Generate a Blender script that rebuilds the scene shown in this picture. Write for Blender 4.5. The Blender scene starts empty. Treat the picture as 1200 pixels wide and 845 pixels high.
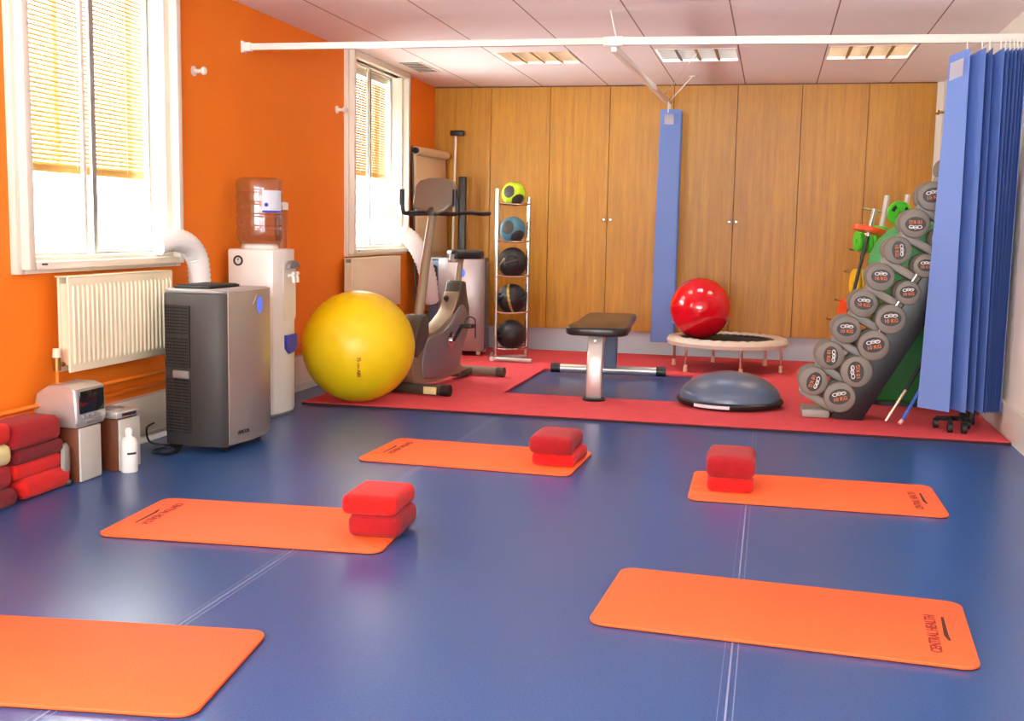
import bpy, bmesh, math, random
from math import sin, cos, pi, radians
from mathutils import Vector, Matrix, Euler
random.seed(7)
S = bpy.context.scene
COL = S.collection

# ------------------------------------------------------------ camera, world, sun, exposure
FPX = 1296.6
F_ = Vector((-0.22473568, 0.96716848, -0.118655)); R_ = Vector((0.97336664, 0.22848203, 0.0187974)); U_ = Vector((-0.04529079, 0.11127038, 0.9927576))
cam_data = bpy.data.cameras.new('camera'); cam = bpy.data.objects.new('camera', cam_data); COL.objects.link(cam)
cam_data.sensor_width = 36; cam_data.sensor_fit = 'HORIZONTAL'; cam_data.lens = 36 * FPX / 1200
cam_data.clip_start = 0.05; cam_data.clip_end = 100
cam.matrix_world = Matrix(((R_.x, U_.x, -F_.x, 0), (R_.y, U_.y, -F_.y, 0), (R_.z, U_.z, -F_.z, 1.15), (0, 0, 0, 1)))
S.camera = cam
S.view_settings.view_transform = 'Standard'; S.view_settings.look = 'None'
S.view_settings.gamma = 1; S.view_settings.use_curve_mapping = False
S.view_settings.exposure = 0.33
WORLD = 22.0; LAMP = 26.0
w = bpy.data.worlds.new('daylight'); S.world = w; w.use_nodes = True
bg = w.node_tree.nodes['Background']; bg.inputs[0].default_value = (0.95, 0.98, 1.0, 1); bg.inputs[1].default_value = WORLD
_nt = w.node_tree; _tc = _nt.nodes.new('ShaderNodeTexCoord'); _sp = _nt.nodes.new('ShaderNodeSeparateXYZ'); _mr = _nt.nodes.new('ShaderNodeMapRange')   # extra brightness below the horizon, added to lift the ceiling; sky above
_nt.links.new(_tc.outputs['Generated'], _sp.inputs[0]); _nt.links.new(_sp.outputs[2], _mr.inputs[0])
_mr.inputs[1].default_value = -.05; _mr.inputs[2].default_value = .05; _mr.inputs[3].default_value = WORLD * 1.7; _mr.inputs[4].default_value = WORLD * .9; _nt.links.new(_mr.outputs[0], bg.inputs[1])

XL, XR, YB, YR, ZC = -3.2, 1.37, 10.3, -2.6, 2.47
WINS = [(4.2, 5.56, .93, 2.42), (8.03, 9.42, .93, 2.42), (0.3, 1.7, .93, 2.42)]  # last opening is an unseen window, added to let in more daylight
for y0, y1, z0, z1 in WINS:                       # daylight portals in the window openings
    a = bpy.data.lights.new('window_portal', 'AREA'); a.shape = 'RECTANGLE'; a.size = y1 - y0; a.size_y = z1 - z0; a.energy = 1
    a.cycles.is_portal = True
    o = bpy.data.objects.new('window_portal', a); COL.objects.link(o)
    o.matrix_world = Matrix.Translation((XL - .42, (y0 + y1) / 2, (z0 + z1) / 2)) @ Euler((pi / 2, 0, -pi / 2)).to_matrix().to_4x4()
    o.rotation_euler = (pi / 2, 0, -pi / 2)
a = bpy.data.lights.new('window_portal', 'AREA'); a.shape = 'RECTANGLE'; a.size = 4.0; a.size_y = 1.51; a.energy = 1; a.cycles.is_portal = True
o = bpy.data.objects.new('window_portal', a); COL.objects.link(o); o.location = (-.9, YR - .22, 1.605); o.rotation_euler = (pi / 2, 0, 0)  # guides daylight through the added rear window

# ------------------------------------------------------------ materials
def lin(h):
    if isinstance(h, str): h = [int(h[i:i + 2], 16) / 255 for i in (0, 2, 4)]
    return tuple((c / 12.92 if c <= .04045 else ((c + .055) / 1.055) ** 2.4) for c in h) + (1,)
def mat(name, col, rough=.5, metal=0, var=0, vscale=8, bump=0, bscale=60, coat=0, sheen=0, trans=0, stretch=None, spec=.5, emis=None, estr=0):
    m = bpy.data.materials.new(name); m.use_nodes = True; nt = m.node_tree; p = nt.nodes['Principled BSDF']
    p.inputs['Base Color'].default_value = lin(col); p.inputs['Roughness'].default_value = rough; p.inputs['Metallic'].default_value = metal
    p.inputs['Coat Weight'].default_value = coat; p.inputs['Sheen Weight'].default_value = sheen; p.inputs['Transmission Weight'].default_value = trans
    p.inputs['Specular IOR Level'].default_value = spec
    if emis: p.inputs['Emission Color'].default_value = lin(emis); p.inputs['Emission Strength'].default_value = estr
    tc = nt.nodes.new('ShaderNodeTexCoord'); mp = nt.nodes.new('ShaderNodeMapping'); nt.links.new(tc.outputs['Object'], mp.inputs[0])
    if stretch: mp.inputs['Scale'].default_value = stretch
    n = nt.nodes.new('ShaderNodeTexNoise'); n.inputs['Scale'].default_value = vscale; n.inputs['Detail'].default_value = 4
    nt.links.new(mp.outputs[0], n.inputs['Vector'])
    if var:
        mx = nt.nodes.new('ShaderNodeMix'); mx.data_type = 'RGBA'
        c = lin(col); mx.inputs[6].default_value = tuple(min(1, x * (1 - var)) for x in c[:3]) + (1,)
        mx.inputs[7].default_value = tuple(min(1, x * (1 + var)) for x in c[:3]) + (1,)
        nt.links.new(n.outputs[0], mx.inputs[0]); nt.links.new(mx.outputs[2], p.inputs['Base Color'])
    if bump:
        n2 = nt.nodes.new('ShaderNodeTexNoise'); n2.inputs['Scale'].default_value = bscale; n2.inputs['Detail'].default_value = 3
        nt.links.new(mp.outputs[0], n2.inputs['Vector'])
        b = nt.nodes.new('ShaderNodeBump'); b.inputs['Strength'].default_value = bump; b.inputs['Distance'].default_value = .01
        nt.links.new(n2.outputs[0], b.inputs['Height']); nt.links.new(b.outputs[0], p.inputs['Normal'])
    return m
M = {}
M['orange_wall'] = mat('orange_wall', 'FF8410', .75, var=.06, vscale=3, bump=.15, bscale=120)
M['white_wall'] = mat('white_wall', 'E6E0D2', .8, var=.03, bump=.1, bscale=90)
M['trim'] = mat('trim_gloss_white', 'EDE6D6', .35, var=.02)
M['plinth'] = mat('plinth_grey_white', 'C9C8CC', .45, var=.04)
M['frame'] = mat('window_frame_cream', 'EDE3D0', .4, var=.02)
M['alu'] = mat('aluminium_mullion', 'A8A8A4', .35, .6, var=.05)
M['silver'] = mat('silver_paint', 'C6C2BC', .32, .55, var=.04)
M['chrome'] = mat('polished_steel', 'D8D4CC', .18, 1, var=.04)
M['white_rail'] = mat('rail_white_enamel', 'F0E8DC', .25, var=.02, coat=.4)
M['red_mat'] = mat('red_carpet_tile', 'E04850', .8, var=.12, vscale=14, bump=.5, bscale=300)
M['red_edge'] = mat('dark_mat_edge', '3A1014', .8, var=.1)
M['mat_orange'] = mat('orange_foam_mat', 'FC6228', .6, var=.035, vscale=5, bump=.35, bscale=260)
M['mat_print'] = mat('dark_print', '8A1E14', .7, var=.05)
M['print_black'] = mat('black_print', '4A1410', .7, var=.05)
M['crimson'] = mat('crimson_plush', 'A00812', .95, var=.18, vscale=30, bump=.5, bscale=200, sheen=.08)
M['scarlet'] = mat('scarlet_plush', 'D81008', .95, var=.18, vscale=30, bump=.5, bscale=200, sheen=.08)
M['burgundy'] = mat('burgundy_plush', '7A0812', .95, var=.18, vscale=30, bump=.5, bscale=200, sheen=.08)
M['cream_foam'] = mat('cream_foam', 'D6CC90', .8, var=.05, bump=.2)
M['yellow_ball'] = mat('yellow_vinyl', 'F2CC04', .38, var=.05, vscale=14, bump=.06, bscale=20)
M['red_ball'] = mat('red_vinyl', 'D8061C', .12, var=.05, coat=.5)
M['green_ball'] = mat('green_vinyl', '3FA860', .25, var=.06, coat=.2)
M['dark_green'] = mat('dark_green_vinyl', '0C6A20', .45, var=.15, vscale=5)
M['bosu'] = mat('blue_grey_rubber', '5A6A82', .3, var=.06)
M['black'] = mat('black_plastic', '17171A', .4, var=.1)
M['black_rub'] = mat('black_rubber', '1C1B1C', .5, var=.12)
M['vinyl'] = mat('black_upholstery', '2A2826', .28, var=.08, bump=.1, bscale=90)
M['dark_grey'] = mat('charcoal_plastic', '3A3734', .5, .1, var=.08)
M['vent_dark'] = mat('vent_black', '101012', .5, var=.1)
M['ac_silver'] = mat('champagne_metallic', 'A79C90', .33, .45, var=.04)
M['ac_silver_pink'] = mat('satin_silver', 'B0A4A2', .35, .45, var=.04)
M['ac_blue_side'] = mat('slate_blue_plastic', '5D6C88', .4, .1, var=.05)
M['lid'] = mat('lid_grey', '8C8C8C', .4, .3, var=.05)
M['blue_led'] = mat('blue_display', '4C70E0', .3, emis='4C70E0', estr=.5, var=.02)
M['white_plastic'] = mat('white_plastic', 'F1EDE4', .3, var=.02)
M['blue_tray'] = mat('blue_tray', '3C3CB0', .35, var=.05)
M['hose'] = mat('white_ribbed_hose', 'EDE8E4', .45, var=.03)
M['radiator'] = mat('cream_enamel', 'EFE2C2', .35, var=.02)
M['brass'] = mat('brass', 'B08A50', .3, 1, var=.1)
M['orange_pipe'] = mat('orange_painted_pipe', 'F07A18', .4, var=.05)
M['rim_grey'] = mat('bike_taupe', '857868', .35, .3, var=.05)
M['bike_side'] = mat('bike_mauve_grey', '857A7C', .35, .3, var=.05)
M['bike_dark'] = mat('bike_dark_olive', '49453B', .4, .1, var=.06)
M['bike_tan'] = mat('bike_tan', '9A8A70', .35, .3, var=.05)
M['tramp_pad'] = mat('ivory_pad', 'D8CBB8', .55, var=.06, vscale=20, bump=.3, bscale=60)
M['net'] = mat('trampoline_bed', '26262A', .7, var=.1)
M['db_grey'] = mat('grey_urethane', '817A70', .55, var=.05, bump=.1)
M['db_face'] = mat('dumbbell_label_black', '2B2622', .4, var=.05)
M['white_ink'] = mat('white_ink', 'E8E4DC', .5, var=.02)
M['orange_ink'] = mat('orange_ink', 'D8702C', .5, var=.02)
M['grey_saddle'] = mat('grey_saddle', '98928A', .5, var=.05)
M['curtain'] = mat('periwinkle_vinyl_curtain', '6C8ACC', .5, var=.03, vscale=4, bump=.1, bscale=30)
M['paper'] = mat('paper_label', 'E4E0E4', .6, var=.02)
M['plate_green'] = mat('lime_green_plate', '4FC828', .4, var=.06)
M['plate_yellow'] = mat('yellow_plate', 'F0C010', .4, var=.06)
M['plate_orange'] = mat('orange_plate', 'F0500C', .4, var=.06)
M['lime'] = mat('lime_rubber', 'B8D818', .45, var=.06)
M['teal'] = mat('teal_rubber', '47788C', .45, var=.08)
M['gold'] = mat('ochre_stripe', 'A88A40', .5, var=.08)
M['tan_board'] = mat('cream_board', 'D8B890', .6, var=.04)
M['brown'] = mat('walnut_veneer', '6A3418', .5, var=.2, stretch=(2, 2, 30))
M['cloth_grey'] = mat('grille_cloth', 'C4BFB4', .7, var=.05, bump=.2, bscale=200)
M['blue_pole'] = mat('blue_pole', '2C58B0', .35, var=.04)
M['lightblue'] = mat('light_blue_grip', '6FB0E8', .4, var=.04)
M['peach'] = mat('peach_cap', 'D8A890', .5, var=.04)
M['screen'] = mat('black_gloss_screen', '0E0E10', .1, var=.05, coat=.5)
M['lamp'] = mat('lamp_panel', 'FFF4E0', .5, emis='FFEBD0', estr=LAMP)
M['lamp_cool'] = mat('cool_lamp_tube', 'F4F8FF', .5, emis='DCE8FF', estr=LAMP)
M['louvre'] = mat('louvre_aluminium', '9C9084', .3, .8, var=.03)
M['label_blue'] = mat('label_pale_blue', 'DCE4EE', .5, var=.03)

def ceiling_mat():
    m = mat('ceiling_tile', 'F4E8E4', .85, var=.02, vscale=2, bump=.25, bscale=180); nt = m.node_tree; p = nt.nodes['Principled BSDF']
    tc = [n for n in nt.nodes if n.type == 'TEX_COORD'][0]
    sep = nt.nodes.new('ShaderNodeSeparateXYZ'); nt.links.new(tc.outputs['Object'], sep.inputs[0])
    def line(out, off, per, wd):
        a = nt.nodes.new('ShaderNodeMath'); a.operation = 'SUBTRACT'; nt.links.new(out, a.inputs[0]); a.inputs[1].default_value = off - per / 2
        b = nt.nodes.new('ShaderNodeMath'); b.operation = 'PINGPONG'; nt.links.new(a.outputs[0], b.inputs[0]); b.inputs[1].default_value = per / 2
        c = nt.nodes.new('ShaderNodeMath'); c.operation = 'GREATER_THAN'; nt.links.new(b.outputs[0], c.inputs[0]); c.inputs[1].default_value = per / 2 - wd / 2
        return c
    lx = line(sep.outputs[0], .312, .6165, .009); ly = line(sep.outputs[1], 8.3, 1.233, .003)
    k = nt.nodes.new('ShaderNodeMath'); k.operation = 'MULTIPLY'; nt.links.new(ly.outputs[0], k.inputs[0]); k.inputs[1].default_value = .25
    mxm = nt.nodes.new('ShaderNodeMath'); mxm.operation = 'MAXIMUM'; nt.links.new(lx.outputs[0], mxm.inputs[0]); nt.links.new(k.outputs[0], mxm.inputs[1])
    mx = nt.nodes.new('ShaderNodeMix'); mx.data_type = 'RGBA'
    nt.links.new(mxm.outputs[0], mx.inputs[0]); src = p.inputs['Base Color'].links[0].from_socket
    nt.links.new(src, mx.inputs[6]); mx.inputs[7].default_value = lin('8E6E64'); nt.links.new(mx.outputs[2], p.inputs['Base Color'])
    return m
M['ceiling'] = ceiling_mat()

def wood_mat():
    m = bpy.data.materials.new('oak_veneer'); m.use_nodes = True; nt = m.node_tree; p = nt.nodes['Principled BSDF']
    tc = nt.nodes.new('ShaderNodeTexCoord'); mp = nt.nodes.new('ShaderNodeMapping'); mp.inputs['Scale'].default_value = (1, 1, .06)
    nt.links.new(tc.outputs['Object'], mp.inputs[0])
    n = nt.nodes.new('ShaderNodeTexNoise'); n.inputs['Scale'].default_value = 22; n.inputs['Detail'].default_value = 8; n.inputs['Roughness'].default_value = .65
    n2 = nt.nodes.new('ShaderNodeTexNoise'); n2.inputs['Scale'].default_value = 150; n2.inputs['Detail'].default_value = 3
    nt.links.new(mp.outputs[0], n.inputs['Vector']); nt.links.new(mp.outputs[0], n2.inputs['Vector'])
    ad = nt.nodes.new('ShaderNodeMath'); ad.operation = 'MULTIPLY_ADD'; nt.links.new(n2.outputs[0], ad.inputs[0]); ad.inputs[1].default_value = .35
    nt.links.new(n.outputs[0], ad.inputs[2])
    cr = nt.nodes.new('ShaderNodeValToRGB'); cr.color_ramp.elements[0].position = .35; cr.color_ramp.elements[0].color = lin('9A5E00')
    cr.color_ramp.elements[1].position = .95; cr.color_ramp.elements[1].color = lin('D09408')
    nt.links.new(ad.outputs[0], cr.inputs[0]); nt.links.new(cr.outputs[0], p.inputs['Base Color']); p.inputs['Roughness'].default_value = .42
    return m
M['wood'] = wood_mat()

def floor_mat():
    m = bpy.data.materials.new('blue_vinyl_floor'); m.use_nodes = True; nt = m.node_tree; p = nt.nodes['Principled BSDF']
    tc = nt.nodes.new('ShaderNodeTexCoord')
    n = nt.nodes.new('ShaderNodeTexNoise'); n.inputs['Scale'].default_value = 140; n.inputs['Detail'].default_value = 2
    n2 = nt.nodes.new('ShaderNodeTexNoise'); n2.inputs['Scale'].default_value = 1.3; n2.inputs['Detail'].default_value = 4
    nt.links.new(tc.outputs['Object'], n.inputs['Vector']); nt.links.new(tc.outputs['Object'], n2.inputs['Vector'])
    cr = nt.nodes.new('ShaderNodeValToRGB'); cr.color_ramp.elements[0].position = .3; cr.color_ramp.elements[0].color = lin('254678')
    cr.color_ramp.elements[1].position = .75; cr.color_ramp.elements[1].color = lin('325A96')
    nt.links.new(n.outputs[0], cr.inputs[0]); nt.links.new(cr.outputs[0], p.inputs['Base Color'])
    p.inputs['Roughness'].default_value = .28
    return m
M['floor'] = floor_mat()
M['weld'] = mat('vinyl_weld_line', '8490B4', .4, var=.15, vscale=6)

def thin(name, tint, gloss=.08, rough=.03):
    m = bpy.data.materials.new(name); m.use_nodes = True; nt = m.node_tree; nt.nodes.remove(nt.nodes['Principled BSDF'])
    out = [n for n in nt.nodes if n.type == 'OUTPUT_MATERIAL'][0]
    t = nt.nodes.new('ShaderNodeBsdfTransparent'); t.inputs[0].default_value = tint; g = nt.nodes.new('ShaderNodeBsdfGlossy'); g.inputs['Roughness'].default_value = rough
    lw = nt.nodes.new('ShaderNodeLayerWeight'); lw.inputs[0].default_value = .3
    a = nt.nodes.new('ShaderNodeMath'); a.operation = 'MULTIPLY_ADD'; nt.links.new(lw.outputs['Facing'], a.inputs[0]); a.inputs[1].default_value = gloss * 3; a.inputs[2].default_value = gloss * .4
    a.use_clamp = True
    x = nt.nodes.new('ShaderNodeMixShader'); nt.links.new(a.outputs[0], x.inputs[0]); nt.links.new(t.outputs[0], x.inputs[1]); nt.links.new(g.outputs[0], x.inputs[2])
    nt.links.new(x.outputs[0], out.inputs[0]); return m
M['glass'] = thin('window_glass', (.97, .98, .98, 1), .04)
M['bottle'] = thin('clear_bottle_plastic', (.84, .86, .88, 1), .14, .08)
M['cup'] = thin('clear_cup_plastic', (.92, .92, .92, 1), .05, .1)
def slat_mat():
    m = bpy.data.materials.new('cream_blind_slat'); m.use_nodes = True; nt = m.node_tree; nt.nodes.remove(nt.nodes['Principled BSDF'])
    out = [n for n in nt.nodes if n.type == 'OUTPUT_MATERIAL'][0]
    d = nt.nodes.new('ShaderNodeBsdfDiffuse'); d.inputs[0].default_value = lin('B88A50'); t = nt.nodes.new('ShaderNodeBsdfTranslucent'); t.inputs[0].default_value = lin('E8A850')
    x = nt.nodes.new('ShaderNodeMixShader'); x.inputs[0].default_value = .01
    nt.links.new(d.outputs[0], x.inputs[1]); nt.links.new(t.outputs[0], x.inputs[2]); nt.links.new(x.outputs[0], out.inputs[0]); return m
M['slat'] = slat_mat()

# ------------------------------------------------------------ builders
def merge(bm, other):
    me = bpy.data.meshes.new('tmp'); other.to_mesh(me); bm.from_mesh(me); bpy.data.meshes.remove(me); other.free()
def box(bm, lo, hi, bev=0, seg=2, mtx=None):
    b = bmesh.new(); bmesh.ops.create_cube(b, size=1)
    for v in b.verts: v.co = Vector([lo[i] + (v.co[i] + .5) * (hi[i] - lo[i]) for i in range(3)])
    if bev: bmesh.ops.bevel(b, geom=list(b.edges), offset=bev, segments=seg, profile=.5, affect='EDGES', clamp_overlap=True)
    if mtx: b.transform(mtx)
    merge(bm, b); return bm
def tube(bm, pts, r, seg=12, cap=True, ribs=None):
    pts = [Vector(p) for p in pts]; n = len(pts); rs = r if isinstance(r, (list, tuple)) else [r] * n
    T = [((pts[min(i + 1, n - 1)] - pts[max(i - 1, 0)]).normalized()) for i in range(n)]
    up = Vector((0, 0, 1)) if abs(T[0].z) < .9 else Vector((1, 0, 0)); x = T[0].cross(up).normalized(); rings = []
    for i in range(n):
        x = (x - T[i] * x.dot(T[i])).normalized(); y = T[i].cross(x)
        rings.append([bm.verts.new(pts[i] + (x * cos(a) + y * sin(a)) * rs[i]) for a in [2 * pi * k / seg for k in range(seg)]])
    for i in range(n - 1):
        for k in range(seg): bm.faces.new((rings[i][k], rings[i][(k + 1) % seg], rings[i + 1][(k + 1) % seg], rings[i + 1][k]))
    if cap: bm.faces.new(rings[0][::-1]); bm.faces.new(rings[-1])
    return bm
def smooth_path(pts, n=8):
    pts = [Vector(p) for p in pts]; out = []
    for i in range(len(pts) - 1):
        p0 = pts[max(i - 1, 0)]; p1 = pts[i]; p2 = pts[i + 1]; p3 = pts[min(i + 2, len(pts) - 1)]
        for k in range(n):
            t = k / n; out.append(.5 * ((2 * p1) + (p2 - p0) * t + (2 * p0 - 5 * p1 + 4 * p2 - p3) * t * t + (3 * p1 - p0 - 3 * p2 + p3) * t ** 3))
    out.append(pts[-1]); return out
def lathe(bm, prof, seg=32, mtx=None):
    b = bmesh.new(); rings = []
    for r, z in prof:
        if r < 1e-5: rings.append([b.verts.new((0, 0, z))])
        else: rings.append([b.verts.new((r * cos(2 * pi * k / seg), r * sin(2 * pi * k / seg), z)) for k in range(seg)])
    for i in range(len(rings) - 1):
        A, B = rings[i], rings[i + 1]
        for k in range(seg):
            k2 = (k + 1) % seg
            if len(A) == 1 and len(B) > 1: b.faces.new((A[0], B[k2], B[k]))
            elif len(B) == 1 and len(A) > 1: b.faces.new((A[k], A[k2], B[0]))
            elif len(A) > 1: b.faces.new((A[k], A[k2], B[k2], B[k]))
    bmesh.ops.recalc_face_normals(b, faces=b.faces)
    if mtx: b.transform(mtx)
    merge(bm, b); return bm
def prism(bm, outline, h0, h1, mtx=None, bev=0, seg=2):
    """outline in xy, extruded along z"""
    b = bmesh.new(); lo = [b.verts.new((x, y, h0)) for x, y in outline]; hi = [b.verts.new((x, y, h1)) for x, y in outline]; n = len(lo)
    b.faces.new(lo[::-1]); b.faces.new(hi)
    for i in range(n): b.faces.new((lo[i], lo[(i + 1) % n], hi[(i + 1) % n], hi[i]))
    bmesh.ops.recalc_face_normals(b, faces=b.faces)
    if bev:
        es = [e for e in b.edges if abs(e.verts[0].co.z - e.verts[1].co.z) < 1e-6]
        bmesh.ops.bevel(b, geom=es, offset=bev, segments=seg, profile=.5, affect='EDGES', clamp_overlap=True)
    if mtx: b.transform(mtx)
    merge(bm, b); return bm
def rrect(w, h, r, n=6, cx=0, cy=0):
    out = []
    for sx, sy, a0 in ((1, 1, 0), (-1, 1, pi / 2), (-1, -1, pi), (1, -1, 3 * pi / 2)):
        for k in range(n + 1):
            a = a0 + pi / 2 * k / n; out.append((cx + sx * (w / 2 - r) + r * cos(a), cy + sy * (h / 2 - r) + r * sin(a)))
    return out
YZ = Matrix(((0, 0, 1, 0), (1, 0, 0, 0), (0, 1, 0, 0), (0, 0, 0, 1)))      # outline (a,b),extrude c -> x=c, y=a, z=b
XZ = Matrix(((1, 0, 0, 0), (0, 0, 1, 0), (0, 1, 0, 0), (0, 0, 0, 1)))      # x=a, y=c, z=b
def T(x, y, z): return Matrix.Translation((x, y, z))
def RZ(a): return Matrix.Rotation(a, 4, 'Z')
def RX(a): return Matrix.Rotation(a, 4, 'X')
def RY(a): return Matrix.Rotation(a, 4, 'Y')
def obj(name, bm, m, parent=None, label=None, smooth=True, sharp=35, kind=None):
    bmesh.ops.recalc_face_normals(bm, faces=bm.faces)
    me = bpy.data.meshes.new(name); bm.to_mesh(me); bm.free()
    for mm in (m if isinstance(m, (list, tuple)) else [m]): me.materials.append(M[mm] if isinstance(mm, str) else mm)
    if smooth:
        me.shade_smooth(); me.set_sharp_from_angle(angle=radians(sharp))
    o = bpy.data.objects.new(name, me); COL.objects.link(o)
    if parent: o.parent = parent
    if label: o['label'] = label
    if kind: o['kind'] = kind
    return o
def B(): return bmesh.new()
def tag(o, label, cat, group=None):
    o['label'] = label; o['category'] = cat
    if group: o['group'] = group
    return o
def thing(name, label, cat, loc=(0, 0, 0), rz=0, group=None):
    o = bpy.data.objects.new(name, None); COL.objects.link(o); o.location = loc; o.rotation_euler = (0, 0, rz); o.empty_display_size = .1
    return tag(o, label, cat, group)
def dup(root, loc=None, rot=None, label=None, group=None):
    r = root.copy(); COL.objects.link(r)
    if loc is not None: r.location = loc
    if rot is not None: r.rotation_euler = rot
    if label: r['label'] = label
    if group: r['group'] = group
    for ch in list(root.children):
        c = ch.copy(); COL.objects.link(c); c.parent = r
        for g in list(ch.children):
            d = g.copy(); COL.objects.link(d); d.parent = c
    return r
def text_bm(body, size, mtx, ext=.0006, bold=False):
    cu = bpy.data.curves.new('lettering', 'FONT'); cu.body = body; cu.size = size; cu.extrude = ext; cu.align_x = 'CENTER'; cu.align_y = 'CENTER'
    if bold: cu.offset = size * .02
    cu.resolution_u = 3
    o = bpy.data.objects.new('lettering', cu); COL.objects.link(o)
    dg = bpy.context.evaluated_depsgraph_get(); me = bpy.data.meshes.new_from_object(o.evaluated_get(dg))
    b = bmesh.new(); b.from_mesh(me); b.transform(mtx); bpy.data.objects.remove(o); bpy.data.curves.remove(cu); bpy.data.meshes.remove(me)
    return b
def ellip(bm, c, r, sub=3, rot=None):
    b = bmesh.new(); bmesh.ops.create_icosphere(b, subdivisions=sub, radius=1)
    m = T(*c) @ (rot or Matrix()) @ Matrix.Diagonal((r[0], r[1], r[2], 1)); b.transform(m); merge(bm, b); return bm
def uvs(bm, c, r, u=48, v=32):
    b = bmesh.new(); bmesh.ops.create_uvsphere(b, u_segments=u, v_segments=v, radius=r); b.transform(T(*c)); merge(bm, b); return bm

# ------------------------------------------------------------ setting
def struct(name, bm, m, parent=None, **k):
    o = obj(name, bm, m, parent, **k)
    if not parent: o['kind'] = 'structure'
    return o
b = B(); box(b, (XL - .3, YR - .2, -.1), (XR + .3, YB + .7, 0)); fl = struct('floor', b, 'floor', smooth=False)
b = B()
for x, y0, y1 in ((-.06, -2.6, 6.5), (-1.61, -2.6, 6.5)):
    if x > XR: continue
    box(b, (x - .0025, y0, 0), (x + .0025, y1, .0012))
    box(b, (x + .016, y0, 0), (x + .0185, y1, .0006)); box(b, (x - .02, y0, 0), (x - .0185, y1, .0006))
struct('trim_weld_seams', b, 'weld', smooth=False).name = 'trim_1'
# ceiling with openings for the light fittings
FIX = [(x, y) for y in (8.62, 5.0, 1.4) for x in (-1.845, -.6125, .6205)]  # the two rows nearer the camera are unseen lights, added for brightness
HF = .30
xs = sorted({XL - .3, XR + .3} | {x - HF for x, _ in FIX} | {x + HF for x, _ in FIX}); ys = sorted({YR - .2, YB + .7} | {y - HF for _, y in FIX} | {y + HF for _, y in FIX})
b = B()
for i in range(len(xs) - 1):
    for j in range(len(ys) - 1):
        cx, cy_ = (xs[i] + xs[i + 1]) / 2, (ys[j] + ys[j + 1]) / 2
        if any(abs(cx - x) < .1 and abs(cy_ - y) < .1 for x, y in FIX): continue
        box(b, (xs[i], ys[j], ZC), (xs[i + 1], ys[j + 1], ZC + .02))
struct('ceiling', b, 'ceiling', smooth=False)
b = B(); ys = [YR - .2]
cur = YR - .2
for y0, y1, z0, z1 in sorted(WINS):
    y1 -= .06; box(b, (XL - .3, cur, 0), (XL, y0, ZC)); box(b, (XL - .3, y0, 0), (XL, y1, z0)); box(b, (XL - .3, y0, z1), (XL, y1, ZC)); cur = y1
box(b, (XL - .3, cur, 0), (XL, YB + .7, ZC)); struct('wall_left', b, 'orange_wall', smooth=False)
b = B(); box(b, (XR, YR - .2, 0), (XR + .2, YB + .7, ZC)); struct('wall_right', b, 'white_wall', smooth=False)
b = B(); box(b, (XL, YB + .5, 0), (XR, YB + .7, ZC)); struct('wall_back', b, 'white_wall', smooth=False)
RW = (-2.9, 1.1, .85, 2.36)  # wide rear window behind the camera, added to brighten the room
b = B(); box(b, (XL, YR - .2, 0), (XR, YR, RW[2])); box(b, (XL, YR - .2, RW[3]), (XR, YR, ZC)); box(b, (XL, YR - .2, RW[2]), (RW[0], YR, RW[3])); box(b, (RW[1], YR - .2, RW[2]), (XR, YR, RW[3])); struct('wall_rear', b, 'white_wall', smooth=False)
b = B()
for x in [RW[0] + (RW[1] - RW[0]) * k / 4 for k in range(5)]: box(b, (x - .03, YR - .12, RW[2]), (x + .03, YR - .07, RW[3]))
for z in (RW[2], RW[3] - .05): box(b, (RW[0], YR - .12, z), (RW[1], YR - .07, z + .05))
wr = struct('window_4', b, 'frame', smooth=False)
b = B(); box(b, (RW[0], YR - .1, RW[2]), (RW[1], YR - .097, RW[3])); obj('glass_pane', b, 'glass', wr, smooth=False)
# trunking and skirting
b = B(); box(b, (XL, YR, 0), (XL + .055, YB, .245), .006); box(b, (XL + .055, YR, .05), (XL + .06, YB, .055)); struct('baseboard_left', b, 'trim')
b = B(); box(b, (XR - .025, YR, 0), (XR, YB, .2), .005); struct('baseboard_right', b, 'trim')
b = B(); box(b, (XL, YB + .045, 0), (XR, YB + .06, .212)); box(b, (XL, YB + .04, 0), (XR, YB + .045, .02)); struct('baseboard_back', b, 'plinth', smooth=False)

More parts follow.
